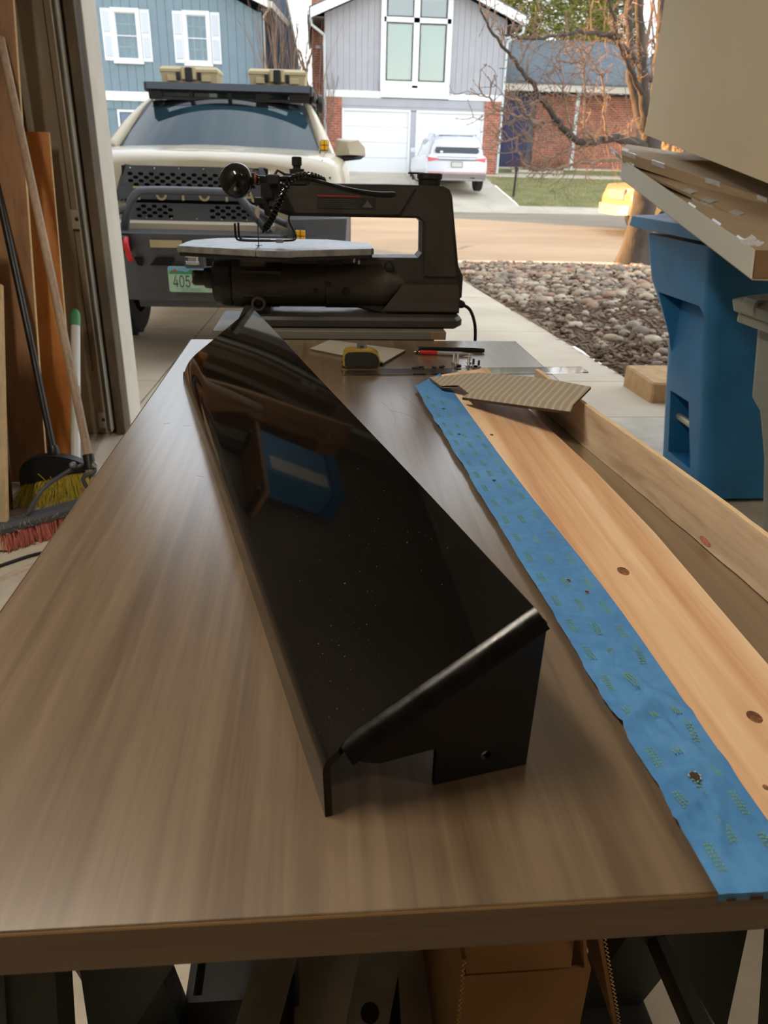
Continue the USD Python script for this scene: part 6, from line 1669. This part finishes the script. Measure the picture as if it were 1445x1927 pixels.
M['pen_red'] = mat('pen_red', S(150, 26, 34), .25, coat=.4)
M['pen_silver'] = mat('pen_silver', S(178, 180, 184), .28, .8)
rp, d, L = pen('pen', 'silver ballpoint pen with red grip lying nearer the bolts', V3(.120, 1.366, TH + .0052), V3(.248, 1.347, TH + .0045), [
    ('tail', [(0, 0), (0, .0034), (.03, .0042), (.05, .003), (.07, .0045), (.10, .005)], M['black_gloss']), ('grip', [(.10, .0050), (.12, .0052), (.38, .0052), (.39, .005)], M['pen_red']), ('barrel', [(.39, .0048), (.78, .0048), (.80, .0046)], M['pen_silver']), ('tip', [(.80, .0046), (.94, .002), (1, .0004), (1, 0)], M['pen_silver'])])
kp, d, L = pen('pen', 'black marker pen lying just behind the silver and red pen', V3(.133, 1.397, TH + .0052), V3(.279, 1.383, TH + .0052), [
    ('tail', [(0, 0), (0, .0042), (.04, .0050)], M['black_gloss']), ('barrel', [(.04, .0050), (.55, .0052), (.56, .0046)], M['black_gloss']), ('cap', [(.56, .0053), (.97, .0050), (1, .004), (1, 0)], M['black_gloss'])])
part('clip', hull([V3(.215, 1.3885, TH + .0112), V3(.270, 1.383, TH + .0108), V3(.215, 1.391, TH + .0112), V3(.270, 1.386, TH + .0108), V3(.215, 1.3885, TH + .0100), V3(.270, 1.386, TH + .0100)]), M['steel'], kp)


def screw(label, x, y, h, flange=.0062, lying=None):
    t = thing('bolt', label, 'bolt', (x, y, TH), group='small bolts at the far end of the bench')
    tr_ = (lambda m: m) if lying is None else (lambda m: move(rot(rot(move(m, (-x, -y, -TH)), 'x', 86), 'z', lying), (x, y, TH + .0050)))
    part('head', tr_(lathe((x, y, TH + .0003), (0, 0, 1), [(0, 0), (0, .0046), (.0024, .0050), (.0036, .0040), (.0036, 0)], 14)), M['steel'], t, smooth=30)
    if flange:
        part('washer', tr_(lathe((x, y, TH + .0039), (0, 0, 1), [(0, .002), (0, flange), (.001, flange), (.001, .002)], 20)), M['steel'], t, smooth=30)
    th_ = np.linspace(.005, h, 40)
    part('shank', tr_(lathe((x, y, TH), (0, 0, 1), [(z, .00225 + .0003 * (k % 2)) for k, z in enumerate(th_)] + [(h + .0006, .0014), (h + .0006, 0)], 12)), M['dark_steel'] if h < .018 else M['steel'], t, smooth=False)


for lab, x, y, h, fl in (('tall bright bolt standing on its head, furthest left of the upright bolts', .194, 1.287, .022, 0), ('tall bolt on a wide washer, second upright bolt from the pens side', .1985, 1.266, .023, .0085), ('upright bolt on its washer, the furthest back of the right-hand cluster', .226, 1.280, .020, .008),
                         ('tallest upright bolt at the front of the right-hand cluster', .2185, 1.250, .022, .0075), ('short dark bolt standing in the middle of the right-hand cluster', .2300, 1.256, .016, 0), ('short dark bolt standing apart at the right end of the bolts', .2395, 1.247, .015, 0)):
    screw(lab, x, y, h, fl)
screw('short dark bolt lying on its side between the upright bolts', .2245, 1.2395, .011, 0, 60)
screw('dark bolt lying flat beside the far end of the pine board tape', .187, 1.236, .014, 0, 95)


def clipnut(label, x, y, a):
    t = thing('clip_nut', label, 'clip nut', (x, y, TH))
    q = lambda m: move(rot(m, 'z', a), (x, y, TH))
    part('plate', q(hull([(sx * .006, sy * .0045, z) for sx in (-1, 1) for sy in (-1, 1) for z in (.0003, .0014)])), M['dark_steel'], t)
    part('spring_leaf', q(hull([(sx * .006 if e else sx * .0055, sy * .0045, z) for e, z in ((0, .0065), (1, .0055)) for sx in ((-1,) if e else (1,)) for sy in (-1, 1)] + [(-.006, s * .0045, .0008) for s in (-1, 1)])), M['dark_steel'], t)
    part('nut', q(lathe((0, 0, .0015), (0, 0, 1), [(0, .0016), (0, .0036), (.0032, .0036), (.0032, .0016)], 6)), M['steel'], t)


for lab, x, y, a in (('first clip nut right of the tape measure, beside the clear ruler', .107, 1.229, 20), ('clip nut tipped up, second from the tape measure', .1215, 1.2335, -40), ('dark clip nut lying next to the blue tape end of the pine board', .145, 1.2335, 160), ('small clip nut between the dark clip nut and the lying bolt', .1625, 1.236, 10)):
    clipnut(lab, x, y, a)

# ---------------------------------------------------------------- out of view on the left wall: what the bracket mirrors
sf = thing('wall_shelf', 'small brown shelf on brackets, out of view on the left garage wall', 'shelf', (-1.28, 2.57, 1.53))
part('board', box(-1.359, -1.205, 2.28, 2.83, 1.53, 1.549, .002), M['ply_brown'], sf)
for y in (2.32, 2.76):
    part('bracket', join(box(-1.359, -1.23, y, y + .02, 1.512, 1.5298), box(-1.359, -1.341, y, y + .02, 1.38, 1.513)), M['grey_steel'], sf)
bx = thing('storage_box', 'blue storage box with a white label, out of view on the wall shelf', 'box', (-1.28, 2.64, 1.5492))
part('body', box(-1.345, -1.215, 2.47, 2.80, 1.5495, 1.87, .006), mat('box_blue', S(40, 120, 168), .5), bx)
part('lid', box(-1.352, -1.208, 2.46, 2.81, 1.8705, 1.93, .006), mat('box_blue_lid', S(34, 100, 148), .5), bx)
part('label', box(-1.2148, -1.214, 2.50, 2.60, 1.58, 1.85), M['white_card'], bx)
# added fill lights, out of view, that brighten the garage interior
M['fill_glow'] = usdkit.material(stage, '/World/Looks/fill_diffuser', {'e': ('emission', {'color': (1.0, .88, .72), 'strength': FILL_LAMP})}, [], surface='e.emission')
M['fill_glow_dim'] = usdkit.material(stage, '/World/Looks/fill_diffuser_dim', {'e': ('emission', {'color': (1.0, .84, .64), 'strength': FILL_LAMP * .36})}, [], surface='e.emission')
for lab, x, y, w, d in (('added fill light on the ceiling left of the bench, out of view', -.86, .40, .07, .45), ('added fill light on the ceiling right of the garage, out of view', 2.2, -.6, .62, .07)):
    cl_t = thing('added_ceiling_light', lab, 'fill light', (x, y, 2.52))
    part('housing', box(x - w, x + w, y - d, y + d, 2.55, 2.599, .008), M['white_paint'], cl_t)
    part('diffuser', box(x - w + .02, x + w - .02, y - d + .02, y + d - .02, 2.522, 2.5495, .01), M['fill_glow' if x < 0 else 'fill_glow_dim'], cl_t)
